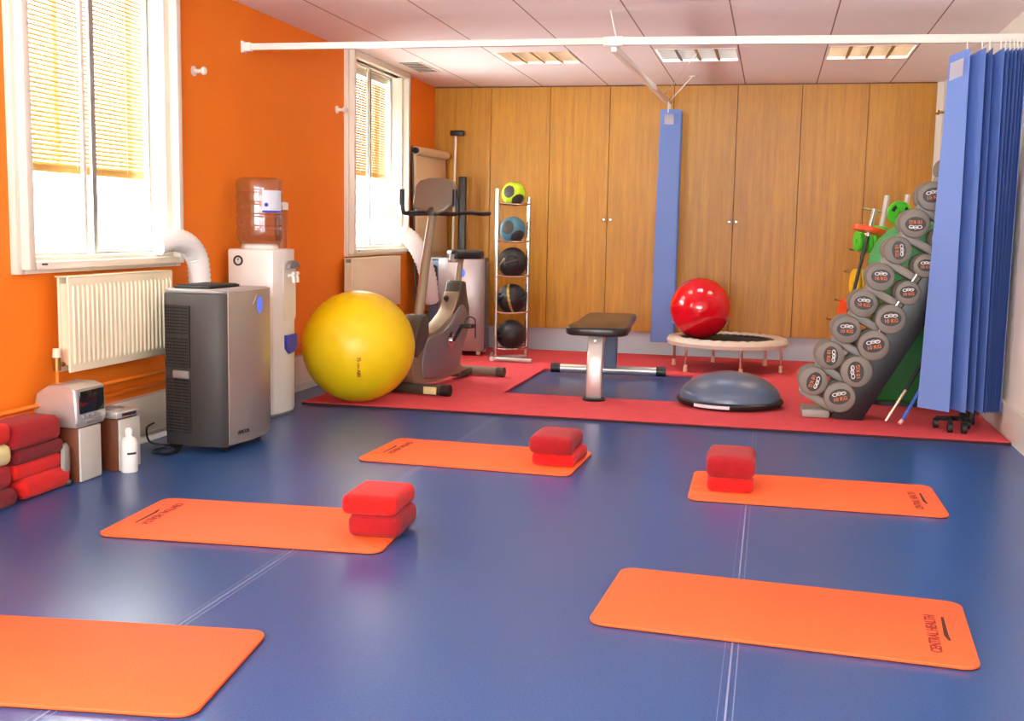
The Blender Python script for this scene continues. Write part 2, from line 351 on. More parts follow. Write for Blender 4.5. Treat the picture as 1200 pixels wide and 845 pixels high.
# windows
def window(n, y0, y1, z0, z1, sill_z, blind_z):
    y1 -= .06
    b = B(); xo = XL + .075; fw = .1; lip = .02
    a0, a1 = y0 - .03, y1 + .03; c0, c1 = z0 - .02, ZC - .002
    def ring(bm, x0, x1, oa0, oa1, oc0, oc1, w_l, w_r, w_b, w_t, bev=.004):
        box(bm, (x0, oa0, oc0), (x1, oa0 + w_l, oc1), bev); box(bm, (x0, oa1 - w_r, oc0), (x1, oa1, oc1), bev)
        box(bm, (x0, oa0 + w_l, oc0), (x1, oa1 - w_r, oc0 + w_b), bev); box(bm, (x0, oa0 + w_l, oc1 - w_t), (x1, oa1 - w_r, oc1), bev)
    ring(b, XL, XL + .035, a0, a1, c0, c1, .05, .05, .04, .04)
    ring(b, XL - .02, xo, a0 + .03, a1 - .03, c0 + .02, c1 - .0, .045, .045, .035, .05)
    ring(b, XL - .10, XL + .03, a0 + .06, a1 - .06, c0 + .045, c1, .035, .07, .03, .05)
    fr = struct('window_%d' % n, b, 'frame')
    s0, s1, t0, t1 = a0 + .095, a1 - .13, c0 + .075, c1 - .05
    yA, yB_, yC = s0 + (s1 - s0) * .44, s0 + (s1 - s0) * .555, s1
    # secondary glazing: two sliding sashes
    b = B(); ring(b, XL - .05, XL - .035, s0, yA + .03, t0, t1, .012, .028, .014, .014, .002); obj('sash', b, 'frame', fr)
    b = B(); ring(b, XL - .075, XL - .06, yB_ - .02, s1, t0, t1, .04, .014, .014, .014, .002); obj('sash', b, 'alu', fr)
    b = B(); box(b, (XL - .044, s0 + .01, t0 + .01), (XL - .041, yA + .01, t1 - .01)); obj('glass_pane', b, 'glass', fr, smooth=False)
    b = B(); box(b, (XL - .069, yB_, t0 + .01), (XL - .066, s1 - .01, t1 - .01)); obj('glass_pane', b, 'glass', fr, smooth=False)
    # outer window
    b = B(); ring(b, XL - .28, XL - .23, y0, y1, z0, z1, .05, .05, .05, .05); box(b, (XL - .28, (y0 + y1) / 2 - .02, z0), (XL - .23, (y0 + y1) / 2 + .02, z1)); obj('outer_frame', b, 'trim', fr)
    b = B(); box(b, (XL - .255, y0 + .05, z0 + .05), (XL - .252, y1 - .05, z1 - .05)); obj('glass_pane', b, 'glass', fr, smooth=False)
    b = B(); box(b, (XL - .23, y0, z0), (XL - .09, y1, z0 + .012)); obj('sill', b, 'trim', fr, smooth=False)
    b = B(); box(b, (XL + .076, a0 + .11, c0 + .04), (XL + .0775, a0 + .15, c0 + .047)); obj('maker_badge', b, 'dark_grey', fr, smooth=False)
    b = B(); box(b, (XL - .299, y1 - .008, z0), (XL - .02, y1 + .0, z1)); box(b, (XL - .299, y0, z0), (XL - .02, y0 + .008, z1)); box(b, (XL - .299, y0, z1 - .008), (XL - .02, y1, z1)); obj('reveal_lining', b, 'trim', fr, smooth=False)
    # venetian blind
    bl = thing('venetian_blind', {1: 'cream venetian blind half lowered in the nearer, left-hand window', 2: 'cream venetian blind half lowered in the far window behind the exercise bike', 3: 'cream venetian blind in the unseen added window nearest the camera'}[n], 'blind', (XL - .14, (y0 + y1) / 2, blind_z))
    hw = (y1 - y0) / 2 - .03; k = 0; top = z1 - .06 - blind_z
    b = B(); z = .04
    while z < top - .02:
        box(b, (-.0125, -hw, -.0006), (.0125, hw, .0006), mtx=T(0, 0, z) @ RY(radians({1: 40, 2: 60, 3: 45}[n]))); z += .0215
    obj('slats', b, 'slat', bl, smooth=False)
    b = B(); box(b, (-.016, -hw, 0), (.016, hw, .035), .004); obj('bottom_rail', b, 'slat', bl)
    b = B(); box(b, (-.02, -hw, top), (.02, hw, top + .05), .003); obj('headrail', b, 'frame', bl)
    for y in (-hw * .7, hw * .7, 0): b = B(); tube(b, [(.0155, y, .02), (.0155, y, top)], .0012, 5); obj('ladder_cord', b, 'frame', bl)
    return fr
window(1, *WINS[0], .93, 1.372); window(2, *WINS[1], .93, 1.555); window(3, *WINS[2], .93, 1.40)

# ------------------------------------------------------------ ceiling lights
cl_labels = {(0, 0): 'square louvred ceiling light above the ball rack, left of the three near the cupboards', (0, 1): 'square louvred ceiling light beside the hanging curtain track, middle of the three near the cupboards', (0, 2): 'square louvred ceiling light nearest the right wall, right of the three near the cupboards'}
def ceiling_light(x, y, label, group=None):
    t = thing('ceiling_light', label, 'ceiling light', (x, y, ZC), 0, group)
    b = B(); h = HF; f = .012
    for lo, hi in (((-h, -h, -.004), (h, -h + f, .1)), ((-h, h - f, -.004), (h, h, .1)), ((-h, -h + f, -.004), (-h + f, h - f, .1)), ((h - f, -h + f, -.004), (h, h - f, .1)), ((-h, -h, .1), (h, h, .105))):
        box(b, lo, hi)
    obj('housing', b, 'white_plastic', t, smooth=False)
    b = B()
    for i in range(1, 4): xx = -h + f + (2 * h - 2 * f) * i / 4; prism(b, [(xx - .012, .0), (xx + .012, .0), (xx + .003, .045), (xx - .003, .045)][::-1], -h + f, h - f, XZ)
    for i in range(1, 12): yy = -h + f + (2 * h - 2 * f) * i / 12; box(b, (-h + f, yy - .001, .006), (h - f, yy + .001, .04))
    obj('louvre', b, 'louvre', t, smooth=False)
    for i in range(4):
        xx = -h + f + (2 * h - 2 * f) * (i + .5) / 4; b = B(); box(b, (xx - .02, -h + .03, .066), (xx + .02, h - .03, .08), .004); obj('lamp_tube', b, 'lamp_cool' if abs(x + .6125) < .1 else 'lamp', t)
    return t
for i, (x, y) in enumerate(FIX):
    ceiling_light(x, y, cl_labels.get((i // 3, i % 3), 'added unseen square louvred ceiling light over the front of the room'), 'added unseen ceiling lights over the front of the room' if i > 2 else None)
t = thing('ceiling_vent', 'small slotted white air vent in the ceiling corner beside the far window', 'vent', (-2.93, 9.0, ZC))
b = B(); box(b, (-.1, -.3, -.006), (.1, .3, 0)); obj('vent_frame', b, 'white_plastic', t, smooth=False)
b = B()
for i in range(8): box(b, (-.08, -.27 + i * .07, -.009), (.08, -.245 + i * .07, -.006))
obj('slot', b, 'dark_grey', t, smooth=False)

# ------------------------------------------------------------ cupboards
SE = [-3.2, -2.64, -2.072, -1.512, -.93, -.363, .195, .76, 1.318]
cl = ['oak floor-to-ceiling cupboard in the left corner behind the flip chart', 'oak floor-to-ceiling cupboard with two knobs, left of the hanging curtain', 'oak floor-to-ceiling cupboard with two knobs, right of the hanging curtain', 'oak floor-to-ceiling cupboard in the right corner behind the weights']
for i in range(4):
    x0, x1, x2 = SE[2 * i], SE[2 * i + 1], SE[2 * i + 2]
    t = thing('cupboard', cl[i], 'cupboard', ((x0 + x2) / 2, YB, .212), 0, 'oak cupboards along the back wall'); c = (x0 + x2) / 2
    b = B(); box(b, (x0 - c + .001, .022, 0), (x2 - c - .001, .48, ZC - .212)); obj('carcass', b, 'brown', t, smooth=False)
    for j, (u, v) in enumerate(((x0, x1), (x1, x2))):
        b = B(); box(b, (u - c + .0025, 0, .002), (v - c - .0025, .02, ZC - .212 - .012), .001); d = obj('door', b, 'wood', t, smooth=False)
        if i in (1, 2):
            kx = (v - c - .032) if j == 0 else (u - c + .032)
            b = B(); lathe(b, [(0, 0), (.007, 0), (.007, .012), (.015, .018), (.017, .027), (.012, .034), (0, .036)], 20, T(kx, 0, 1.245 - .212) @ RX(pi / 2)); obj('knob', b, 'chrome', d)
b = B(); box(b, (1.3185, YB, .212), (XR, YB + .02, ZC)); struct('trim_2', b, 'white_wall', smooth=False)

# ------------------------------------------------------------ red floor mat with a blue opening
RZT = .018
hx0, hx1, hy0, hy1 = -1.77, -.565, 7.385, 8.80
b = B(); ox0, ox1, oy0, oy1 = -2.90, XR - .03, 6.55, 10.18
for lo, hi in (((ox0, oy0), (ox1, hy0)), ((ox0, hy1), (ox1, oy1)), ((ox0, hy0), (hx0, hy1)), ((hx1, hy0), (ox1, hy1))):
    box(b, (lo[0], lo[1], .004), (hi[0], hi[1], RZT))
bmesh.ops.remove_doubles(b, verts=b.verts, dist=1e-5)
rm = obj('exercise_flooring', b, 'red_mat', smooth=False); tag(rm, 'large red rubber floor mat under the gym equipment with a rectangle of blue floor left open', 'floor mat')
b = B(); box(b, (ox0 - .003, oy0 - .006, 0), (ox1 + .003, hy0 - .001, .004)); box(b, (ox0 - .003, oy0 - .006, .004), (ox1 + .003, oy0 - .0005, .014)); obj('edge_strip', b, 'red_edge', rm, smooth=False)

# ------------------------------------------------------------ orange mats
def yoga_mat(cx, cy, L, W, rot, label, logo):
    t = thing('exercise_mat', label, 'exercise mat', (cx, cy, 0), rot, 'orange exercise mats on the blue floor')
    b = B(); prism(b, rrect(L, W, .05, 8), .003, .013, bev=.003); obj('foam_pad', b, 'mat_orange', t)
    b = B(); prism(b, rrect(L - .002, W - .002, .05, 8), 0, .003); obj('underside', b, 'print_black', t)
    s = 1 if logo == 'right' else -1
    base = T(s * (L / 2 - .105), -.04 * s, .0134) @ RZ(pi / 2 * s) @ Matrix.Diagonal((1.0, 1.15, 1, 1))
    obj('lettering', text_bm('CENTRAL HEALTH', .038, base, .0006, True), 'mat_print', t, smooth=False)
    b = B(); x = s * (L / 2 - .07)
    prism(b, [(x - .003 * s, s * .11), (x + .005 * s, s * .11), (x + .006 * s, -s * .04), (x + .009 * s, -s * .09), (x + .002 * s, -s * .09), (x - .007 * s, -s * .05)], .0132, .0137); obj('printed_stroke', b, 'print_black', t, smooth=False)
    return t
yoga_mat(.072, 3.345, 1.075, .56, -.058, 'orange exercise mat in the right foreground with nothing lying on it', 'right')
yoga_mat(.222, 5.0, 1.07, .575, .012, 'orange exercise mat right of the centre with two red blocks on its left end', 'right')
yoga_mat(-1.40, 5.30, 1.07, .585, -.035, 'orange exercise mat nearest the red flooring with two red blocks on its right end', 'left')
yoga_mat(-1.85, 3.815, 1.075, .56, .075, 'orange exercise mat before the speakers, with two red blocks on its right end', 'left')
yoga_mat(-1.853, 2.43, 1.12, .555, .125, 'orange exercise mat in the left foreground, cut by the photo edge', 'left')

# ------------------------------------------------------------ plush foam blocks
def block(x, y, z, L, W, Hh, rot, m, label, group=None, tilt=0):
    b = B(); box(b, (-L / 2, -W / 2, 0), (L / 2, W / 2, Hh), min(Hh * .36, .035), 4)
    bmesh.ops.subdivide_edges(b, edges=[e for e in b.edges if e.calc_length() > .1], cuts=4, use_grid_fill=True)
    for v in b.verts:
        u = max(0, 1 - (2 * v.co.x / L) ** 2) * max(0, 1 - (2 * v.co.y / W) ** 2)
        v.co.z += (.008 * u if v.co.z > Hh / 2 else 0)
        q = .004 * sin(v.co.x * 31 + x * 7) * cos(v.co.y * 27 + y * 3); v.co.x += q; v.co.y += q
    o = obj('foam_block', b, m, sharp=80); o.location = (x, y, z); o.rotation_euler = (tilt, 0, rot); tag(o, label, 'foam block', group); return o
Z0 = .0135
block(-1.385, 3.86, Z0, .20, .27, .082, .06, 'crimson', 'lower of two red plush blocks on the mat before the speakers')
block(-1.40, 3.855, Z0 + .082, .212, .27, .074, .03, 'scarlet', 'upper of two red plush blocks on the mat before the speakers')
block(-.98, 5.30, Z0, .215, .31, .062, -.06, 'scarlet', 'lower of two red plush blocks on the mat nearest the red flooring')
block(-.995, 5.27, Z0 + .062, .215, .31, .085, -.03, 'crimson', 'upper of two red plush blocks on the mat nearest the red flooring')
block(-.14, 5.02, Z0, .20, .33, .062, .02, 'scarlet', 'lower of two red plush blocks on the mat right of the centre')
block(-.14, 5.01, Z0 + .062, .215, .32, .095, .01, 'crimson', 'upper of two red plush blocks on the mat right of the centre')
gs = 'plush blocks stacked against the orange wall'
zz = 0
for hh, m, lab, dy, dx in ((.088, 'scarlet', 'bright red plush block on the floor, lowest in the stack beside the speakers', .02, .02), (.062, 'scarlet', 'bright red plush block, second from the floor in the stack beside the speakers', -.01, .0), (.062, 'burgundy', 'dark red plush block under the thick crimson one in the stack beside the speakers', 0, .0), (.105, 'crimson', 'thick crimson plush block on top of the stack beside the speakers', -.02, .01)):
    block(-3.045 + dx, 4.0 + dy, zz, .19, .33, hh, .03, m, lab, gs); zz += hh
zz = 0
for hh, m, lab in ((.07, 'burgundy', 'dark red plush block on the floor at the left edge of the photo'), (.095, 'crimson', 'crimson plush block under the cream one at the left edge of the photo'), (.085, 'cream_foam', 'cream foam block between red ones at the left edge of the photo'), (.085, 'scarlet', 'bright red plush block on top of the cream one at the left edge')):
    block(-3.04 + (.02 if zz == 0 else 0), 3.655, zz, .19, .33, hh, -.02, m, lab, gs); zz += hh

# ------------------------------------------------------------ exercise balls
b = B(); uvs(b, (0, 0, .362), .362)
for v in b.verts: v.co.z = .358 + (v.co.z - .362) * (.989)
yb = obj('exercise_ball', b, 'yellow_ball'); yb.location = (-2.572, 6.69, RZT); tag(yb, 'large yellow exercise ball between the water cooler and the bike', 'exercise ball')
dz = Vector((2.6 * cos(.26) / 7.24, -6.76 * cos(.26) / 7.24, -sin(.26))).normalized(); dx_ = (Vector((0, 0, -1)) + dz * dz.z).normalized(); dy_ = dz.cross(dx_)
mt = Matrix((tuple(dx_) + (0,), tuple(dy_) + (0,), tuple(dz) + (0,), (0, 0, 0, 1))).transposed(); mt.translation = Vector((0, 0, .358)) + dz * .3608
tb = text_bm('75 cm ABS', .03, mt, .0025)
obj('lettering', tb, 'mat_print', yb, smooth=False)

# ------------------------------------------------------------ bench
t = thing('weight_bench', 'flat black padded weight bench with silver legs standing over the blue rectangle', 'bench', (-1.165, 7.98, RZT), .06)
b = B(); prism(b, [(-.21, -.60), (-.18, -.68), (-.1, -.70), (.1, -.70), (.18, -.68), (.21, -.60), (.21, -.3), (.2, -.2), (.19, .4), (.19, .62), (.14, .68), (-.14, .68), (-.19, .62), (-.19, .4), (-.19, -.2), (-.21, -.3)], .425, .485, bev=.018, seg=3); obj('pad', b, 'vinyl', t, sharp=60)
b = B(); box(b, (-.05, -.6, .385), (.05, .64, .424), .008); obj('spine', b, 'dark_grey', t)
b = B(); prism(b, [(-.735, .012), (-.68, .012), (-.655, .25), (-.60, .36), (-.5, .385), (-.5, .424), (-.66, .424), (-.715, .375), (-.74, .25), (-.755, .1)], -.052, .052, YZ, bev=.012); obj('leg', b, 'silver', t)
b = B(); lathe(b, [(0, 0), (.075, 0), (.08, .008), (.07, .018), (0, .02)], 24, T(0, -.715, 0)); obj('foot', b, 'black', t)
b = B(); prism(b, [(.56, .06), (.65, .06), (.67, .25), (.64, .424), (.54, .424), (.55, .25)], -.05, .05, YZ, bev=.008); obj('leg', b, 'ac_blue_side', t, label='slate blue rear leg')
b = B(); tube(b, [(-.4, .62, .04), (.37, .62, .04)], .034, 16); cr = obj('crossbar', b, 'silver', t)
for s in (-.43, .40): b = B(); tube(b, [(s - .04, .62, .04), (s + .035, .62, .04)], .039, 16); obj('end_cap', b, 'black', t)
b = B(); tube(b, [(0, -.69, .40), (0, -.725, .40)], .008, 10); obj('bolt', b, 'chrome', t)

# ------------------------------------------------------------ bosu
t = thing('balance_trainer', 'blue-grey half-dome balance trainer on a black base in front of the trampoline', 'balance trainer', (-.232, 7.39, RZT))
b = B(); lathe(b, [(0, 0), (.30, 0), (.335, .012), (.348, .03), (.348, .042), (.335, .05), (0, .05)], 64); ba = obj('base', b, 'black', t)
b = B(); lathe(b, [(.335, .05)] + [(.328 * cos(a) ** 1.08, 0.05 + .172 * sin(a)) for a in [pi / 2 * k / 16 for k in range(17)]][:-1] + [(0, .222)], 64); obj('dome', b, 'bosu', t)
b = B(); prism(b, [(.3502 * cos(a), .3502 * sin(a)) for a in [radians(232 + k * 5) for k in range(9)]] + [(.347 * cos(a), .347 * sin(a)) for a in [radians(232 + k * 5) for k in range(9)][::-1]], .018, .038); obj('name_strip', b, 'paper', ba, smooth=False)

# ------------------------------------------------------------ trampoline and red ball
t = thing('mini_trampoline', 'round mini trampoline with ivory padded rim and thin legs', 'trampoline', (-.335, 9.36, RZT), .15)
b = B(); tp = radians(1.2)
lathe(b, [(.375, .245), (.39, .262), (.44, .272), (.485, .262), (.50, .235), (.49, .205), (.44, .20), (.39, .225), (.375, .245)], 72)
for v in b.verts:
    a = math.atan2(v.co.y, v.co.x); v.co.z += .004 * sin(a * 30) * (1 if v.co.z > .24 else 0)
obj('rim_pad', b, 'tramp_pad', t)
b = B(); lathe(b, [(0, .235), (.372, .243), (.372, .238), (0, .230)], 64); obj('bed', b, 'net', t)
b = B()
lathe(b, [(.345, .243), (.345, .250), (.362, .256), (.380, .256), (.384, .246), (.345, .243)], 120)
for v in b.verts:
    a = math.atan2(v.co.y, v.co.x)
    if v.co.z > .249: v.co.z += .003 * sin(a * 40)
obj('spring_ring', b, 'black', t)
for k in range(6):
    a = radians(38 + 60 * k); x, y = .455 * cos(a), .455 * sin(a)
    b = B(); tube(b, [(x, y, .02), (x, y, .215)], .012, 10); lg = obj('leg', b, 'chrome', t)
    b = B(); tube(b, [(x, y, 0), (x, y, .055)], [.019, .016], 12); obj('rubber_foot', b, 'peach', lg)
b = B(); uvs(b, (0, 0, .253), .253); rb = obj('exercise_ball', b, 'red_ball'); rb.location = (-.565, 9.36, RZT + .246); tag(rb, 'glossy red exercise ball resting on the mini trampoline', 'exercise ball')
b = B(); lathe(b, [(0, .004), (.01, .003), (.011, -.002)], 14, T(-.02, -.03, .5035)); obj('plug', b, 'crimson', rb)

# ------------------------------------------------------------ medicine ball rack
A = Vector((-2.27, 9.13)); C2 = Vector((-2.05, 9.36)); mid = (A + C2) / 2; ax = (C2 - A).normalized(); nr = Vector((ax.y, -ax.x))
t = thing('ball_rack', 'tall silver ball rack holding five medicine balls in front of the cupboards', 'ball rack', (mid.x, mid.y, RZT))
def Lp(u, v, z): p = ax * u + nr * v; return (p.x, p.y, z)
hw = (C2 - A).length / 2
b = B(); tube(b, [Lp(-hw, 0, .02), Lp(-hw, 0, 1.46)], .019, 12); obj('upright', b, 'chrome', t)
b = B(); tube(b, [Lp(hw, 0, .02), Lp(hw, 0, 1.40)], .019, 12); obj('upright', b, 'chrome', t)
TZ = [1.345, 1.03, .735, .425, .115]
for z in TZ:
    b = B()
    for s in (1, -1):
        tube(b, [Lp(-hw * cos(a), s * .062 * sin(a), z - .012 * sin(a)) for a in [pi * k / 14 for k in range(15)]], .0095, 8)
    obj('ring_shelf', b, 'chrome', t)
b = B(); tube(b, [(-.115 + .0, -.118, .02), (.22, -.16, .02)], .02, 12); obj('foot', b, 'silver', t)
b = B(); tube(b, [(-.14, -.12, .02), (-.22, .22, .02)], .02, 12); obj('foot', b, 'silver', t)
b = B(); tube(b, [Lp(-hw, .0, .03), Lp(hw, 0, .03)], .016, 12); obj('foot_bar', b, 'silver', t)
CAPS = [((-.25, -.95, .2), .86), ((.55, -.62, -.56), .84), ((-.75, .5, .4), .8), ((.75, .55, .35), .8), ((0, .3, -.95), .8), ((.1, .1, 1), .93)]
def med_ball(z, r, main, patch, label, style):
    root_loc = (mid.x, mid.y, RZT + z + math.sqrt(max(r * r - .068 ** 2, 0)) + .0)
    b = B(); uvs(b, (0, 0, 0), r, 96, 64); b.faces.ensure_lookup_table()
    for f in b.faces:
        n = f.calc_center_median().normalized(); az = math.atan2(n.y, n.x)
        if style == 'panel': on = any(n.dot(Vector(d)) > c for d, c in CAPS)
        elif style == 'stripe': on = abs(n.dot(Vector((.75, -.1, -.65)).normalized()) + .35) < .045 and n.z < .3
        elif style == 'band': on = abs(n.x * .97 + n.z * .2 - .02) < .075
        else: on = False
        f.material_index = 1 if on else 0
    o = obj('medicine_ball', b, [main, patch]); o.location = root_loc; tag(o, label, 'medicine ball', 'medicine balls on the silver rack')
    return o
med_ball(TZ[0], .102, 'lime', 'dark_grey', 'lime green and grey medicine ball on the top ring of the ball rack', 'panel')
med_ball(TZ[1], .112, 'teal', 'dark_grey', 'teal blue medicine ball with grey patches, second from the top of the rack', 'panel')
def grip(o, r, d, rad=.045, col='vent_dark'):
    d = Vector(d).normalized(); q = d.to_track_quat('Z', 'Y').to_matrix().to_4x4()
    b = B(); lathe(b, [(rad * .72, -.03), (rad * .8, 0), (rad, .006), (rad * 1.15, .002), (rad * 1.2, -.01)], 28, q.copy() @ T(0, 0, math.sqrt(r * r - rad * rad) - .001)); obj('grip_rim', b, 'black', o)
    b = B(); lathe(b, [(0, .001), (rad * .8, .0015), (rad * .78, .0)], 28, q @ T(0, 0, math.sqrt(r * r - rad * rad) + .003)); obj('grip_recess', b, col, o)
    b = B(); e = q.to_3x3() @ Vector((1, .3, 0)); c = d * (r + .001); tube(b, smooth_path([c - e * rad * .95, c + d * .006, c + e * rad * .95], 5), .011, 8); obj('handle', b, 'dark_grey', o)
o = med_ball(TZ[2], .128, 'black_rub', 'gold', 'black medicine ball with grip handle and ochre stripe on the middle ring', 'stripe'); grip(o, .128, (-.05 + .25, -1, .05), .055)
o = med_ball(TZ[3], .128, 'black_rub', 'gold', 'black medicine ball with side grips, second from the bottom of the rack', 'band'); grip(o, .128, (-.72, -.8, .1), .04); grip(o, .128, (.95, -.4, .1), .04)
o = med_ball(TZ[4], .128, 'black_rub', 'gold', 'plain black medicine ball with side recess at the bottom of the rack', 'none'); grip(o, .128, (-.75, -.8, -.1), .038)

# ------------------------------------------------------------ exercise bike
t = thing('exercise_bike', 'grey upright exercise bike standing between the yellow ball and the ball rack', 'exercise bike', (-2.375, 7.11, RZT), -.117)
side = [(0.0, .07), (-.05, .16), (-.04, .30), (.03, .42), (.10, .46), (.22, .40), (.34, .41), (.52, .47), (.66, .55), (.74, .66), (.86, .68), (.92, .58), (.955, .48), (.93, .36), (.84, .24), (.80, .12), (.9, .07), (.62, .05), (.30, .045)]
b = B(); prism(b, smooth_outline := [tuple(p)[:2] for p in [v.to_2d() for v in smooth_path([Vector((x, y, 0)) for x, y in side + side[:1]], 4)[:-1]]], -.058, .058, YZ, bev=.014, seg=3); fa = obj('frame_housing', b, 'bike_tan', t, sharp=50)
inner = [(.10, .09), (.08, .2), (.14, .33), (.24, .375), (.4, .385), (.56, .44), (.70, .54), (.80, .56), (.88, .47), (.86, .36), (.78, .25), (.72, .13), (.60, .08), (.3, .07)]
io = [v.to_2d() for v in smooth_path([Vector((x, y, 0)) for x, y in inner + inner[:1]], 4)[:-1]]
b = B(); prism(b, [(v.x, v.y) for v in io], .055, .075, YZ, bev=.008); obj('side_cover', b, 'bike_side', t, sharp=50)
b = B(); prism(b, [(v.x, v.y) for v in io], -.075, -.055, YZ, bev=.008); obj('side_cover', b, 'bike_side', t, sharp=50)
b = B(); prism(b, [(-.045, .26), (.0, .42), (.09, .53), (.19, .53), (.21, .40), (.12, .30), (.02, .24)], -.064, .064, YZ, bev=.012); obj('mast_shroud', b, 'bike_dark', t, sharp=50)
b = B(); prism(b, [(.62, .50), (.72, .60), (.765, .72), (.80, .74), (.87, .73), (.90, .62), (.95, .52), (.90, .46), (.76, .52)], -.063, .063, YZ, bev=.014); obj('seat_shroud', b, 'bike_dark', t, sharp=50)
b = B(); tube(b, [(0, .14, .46), (0, .19, .62), (0, .27, .88), (0, .36, 1.16), (0, .40, 1.28)], [.036, .034, .032, .030, .028], 16); obj('mast', b, 'bike_tan', t)
b = B(); tube(b, [(0, .83, .62), (0, .90, .90)], .024, 14); obj('seat_post', b, 'bike_tan', t)
b = B(); prism(b, [(-.13, .0), (-.15, .04), (-.155, .17), (-.13, .215), (-.05, .235), (.05, .235), (.13, .215), (.155, .17), (.15, .04), (.10, -.02), (.05, -.035), (-.05, -.02)], -.03, .03, T(0, .38, 1.25) @ RX(radians(-22)) @ XZ, bev=.016, seg=3); co = obj('console', b, 'rim_grey', t, sharp=50)
b = B(); prism(b, rrect(.2, .1, .02), 0, .004, T(0, .38, 1.25) @ RX(radians(-22)) @ T(0, .030, .12) @ XZ); obj('screen', b, 'screen', co, smooth=False)
b = B(); ellip(b, (0, .37, 1.235), (.042, .03, .04)); obj('console_neck', b, 'bike_dark', t)
hb = [(-.215, .33, 1.39), (-.21, .335, 1.25), (-.18, .35, 1.222), (0, .38, 1.225), (.18, .35, 1.222), (.205, .34, 1.25), (.19, .33, 1.39)]
b = B(); tube(b, smooth_path(hb, 5), .0145, 10); obj('handlebar', b, 'black', t)
for s in (-1, 1):
    b = B(); tube(b, smooth_path([(s * .185, .36, 1.225), (s * .22, .5, 1.235), (s * .26, .66, 1.23), (s * .27, .78, 1.235)], 5), .0155, 10); obj('side_grip', b, 'black_rub', t)
    b = B(); tube(b, [hb[0 if s < 0 else 6], Vector(hb[0 if s < 0 else 6]) + Vector((0, 0, -.11))], .018, 10); obj('hand_grip', b, 'black_rub', t)
b = B(); sd = [(-.135, .12), (-.14, .05), (-.10, -.03), (-.05, -.10), (-.025, -.15), (.025, -.15), (.05, -.10), (.10, -.03), (.14, .05), (.135, .12), (.07, .145), (0, .135), (-.07, .145)]
so = [v.to_2d() for v in smooth_path([Vector((x, y, 0)) for x, y in sd + sd[:1]], 3)[:-1]]
prism(b, [(v.x, v.y) for v in so], 0, .07, T(0, .92, .895), bev=.024, seg=4); obj('saddle', b, 'vinyl', t, sharp=60)
b = B(); box(b, (-.03, .72, .875), (.03, .90, .90), .006); tube(b, [(0, .72, .88), (0, .74, .93)], .018, 10); obj('saddle_slider', b, 'alu', t)
b = B(); tube(b, [(-.27, .0, .04), (.27, .0, .04)], .036, 16); fb = obj('front_stabiliser', b, 'bike_dark', t)
for s in (-1, 1):
    b = B(); tube(b, [(s * .25, 0, .04), (s * .31, 0, .04)], .04, 16); obj('end_cap', b, 'black', fb)
b = B(); box(b, (.13, -.04, .012), (.225, -.034, .062), .003); obj('sticker', b, 'cream_foam', fb)
b = B(); tube(b, [(-.29, 1.08, .04), (.27, 1.08, .04)], .034, 16); rs_ = obj('rear_stabiliser', b, 'rim_grey', t)
for s in (-1, 1):
    b = B(); tube(b, [(s * .25 - .01, 1.08, .04), (s * .31 - .01, 1.08, .04)], .037, 16); obj('end_cap', b, 'bike_dark', rs_)
b = B(); box(b, (-.045, .82, .015), (.045, 1.1, .065), .012); obj('rear_arm', b, 'bike_dark', t)
b = B(); tube(b, [(-.10, .55, .32), (.10, .55, .32)], .022, 14); lathe(b, [(0, 0), (.06, 0), (.062, .006), (0, .008)], 24, T(.077, .55, .32) @ RY(pi / 2)); obj('crank_hub', b, 'chrome', t)
for s, dy, dz in ((1, .10, .10), (-1, -.10, -.10)):
    b = B(); tube(b, [(s * .10, .55, .32), (s * .12, .55 + dy, .32 + dz)], .013, 8); ck = obj('crank_arm', b, 'black', t)
    b = B(); box(b, (s * .17 - .045, .55 + dy - .05, .32 + dz - .014), (s * .17 + .045, .55 + dy + .05, .32 + dz + .014), .006)
    pd = obj('pedal', b, 'black', t)
    b = B(); tube(b, smooth_path([(s * .13, .58 + dy, .32 + dz + .015), (s * .15, .60 + dy, .32 + dz + .06), (s * .20, .60 + dy, .32 + dz + .05), (s * .215, .58 + dy, .32 + dz - .01), (s * .215, .58 + dy, .32 + dz - .09)], 4), .005, 6); obj('strap', b, 'black_rub', pd)
b = B(); tube(b, [(-.02, .72, .57), (-.02, .69, .60)], .012, 8); ellip(b, (-.02, .68, .615), (.022, .018, .022), 2); obj('adjuster_knob', b, 'black', t)

# ------------------------------------------------------------ portable air conditioners
def mesh_outline(pts): return [(x, y) for x, y in pts]
t = thing('air_conditioner', 'tall silver and charcoal portable air conditioner in front of the water cooler', 'air conditioner', (-2.775, 5.215, 0))
body = [(-.19, -.20), (-.17, -.235), (0, -.27), (.12, -.262), (.17, -.235), (.175, -.225), (.175, .225), (.16, .25), (-.16, .25), (-.19, .22)]
b = B(); prism(b, body, .035, .80, bev=.006); obj('casing', b, 'dark_grey', t)
b = B(); front = [(.165, -.225)] + [(.165 + .045 * cos(a), -.225 + .45 * (k / 10)) for k, a in enumerate([-pi / 2 + pi * k / 10 for k in range(11)])] + [(.165, .225)]
fp = [(.172, -.232)] + [(.178 + .035 * sin(pi * k / 12), -.232 + .464 * k / 12) for k in range(13)] + [(.172, .232)]
prism(b, fp, .045, .815, bev=.003); f1 = obj('front_panel', b, 'ac_silver', t)
b = B(); prism(b, [(x * .985, y * .985) for x, y in body], .80, .818, bev=.006); obj('top_cover', b, 'lid', t)
b = B(); box(b, (-.16, -.16, .818), (.04, .16, .832), .004)
for i in range(9): box(b, (-.15, -.15 + i * .035, .832), (.03, -.135 + i * .035, .836))
obj('top_grille', b, 'vent_dark', t)
sd_ang = math.atan2(-.035, .17)
side_m = T(-.165, -.2365, 0) @ RZ(sd_ang)
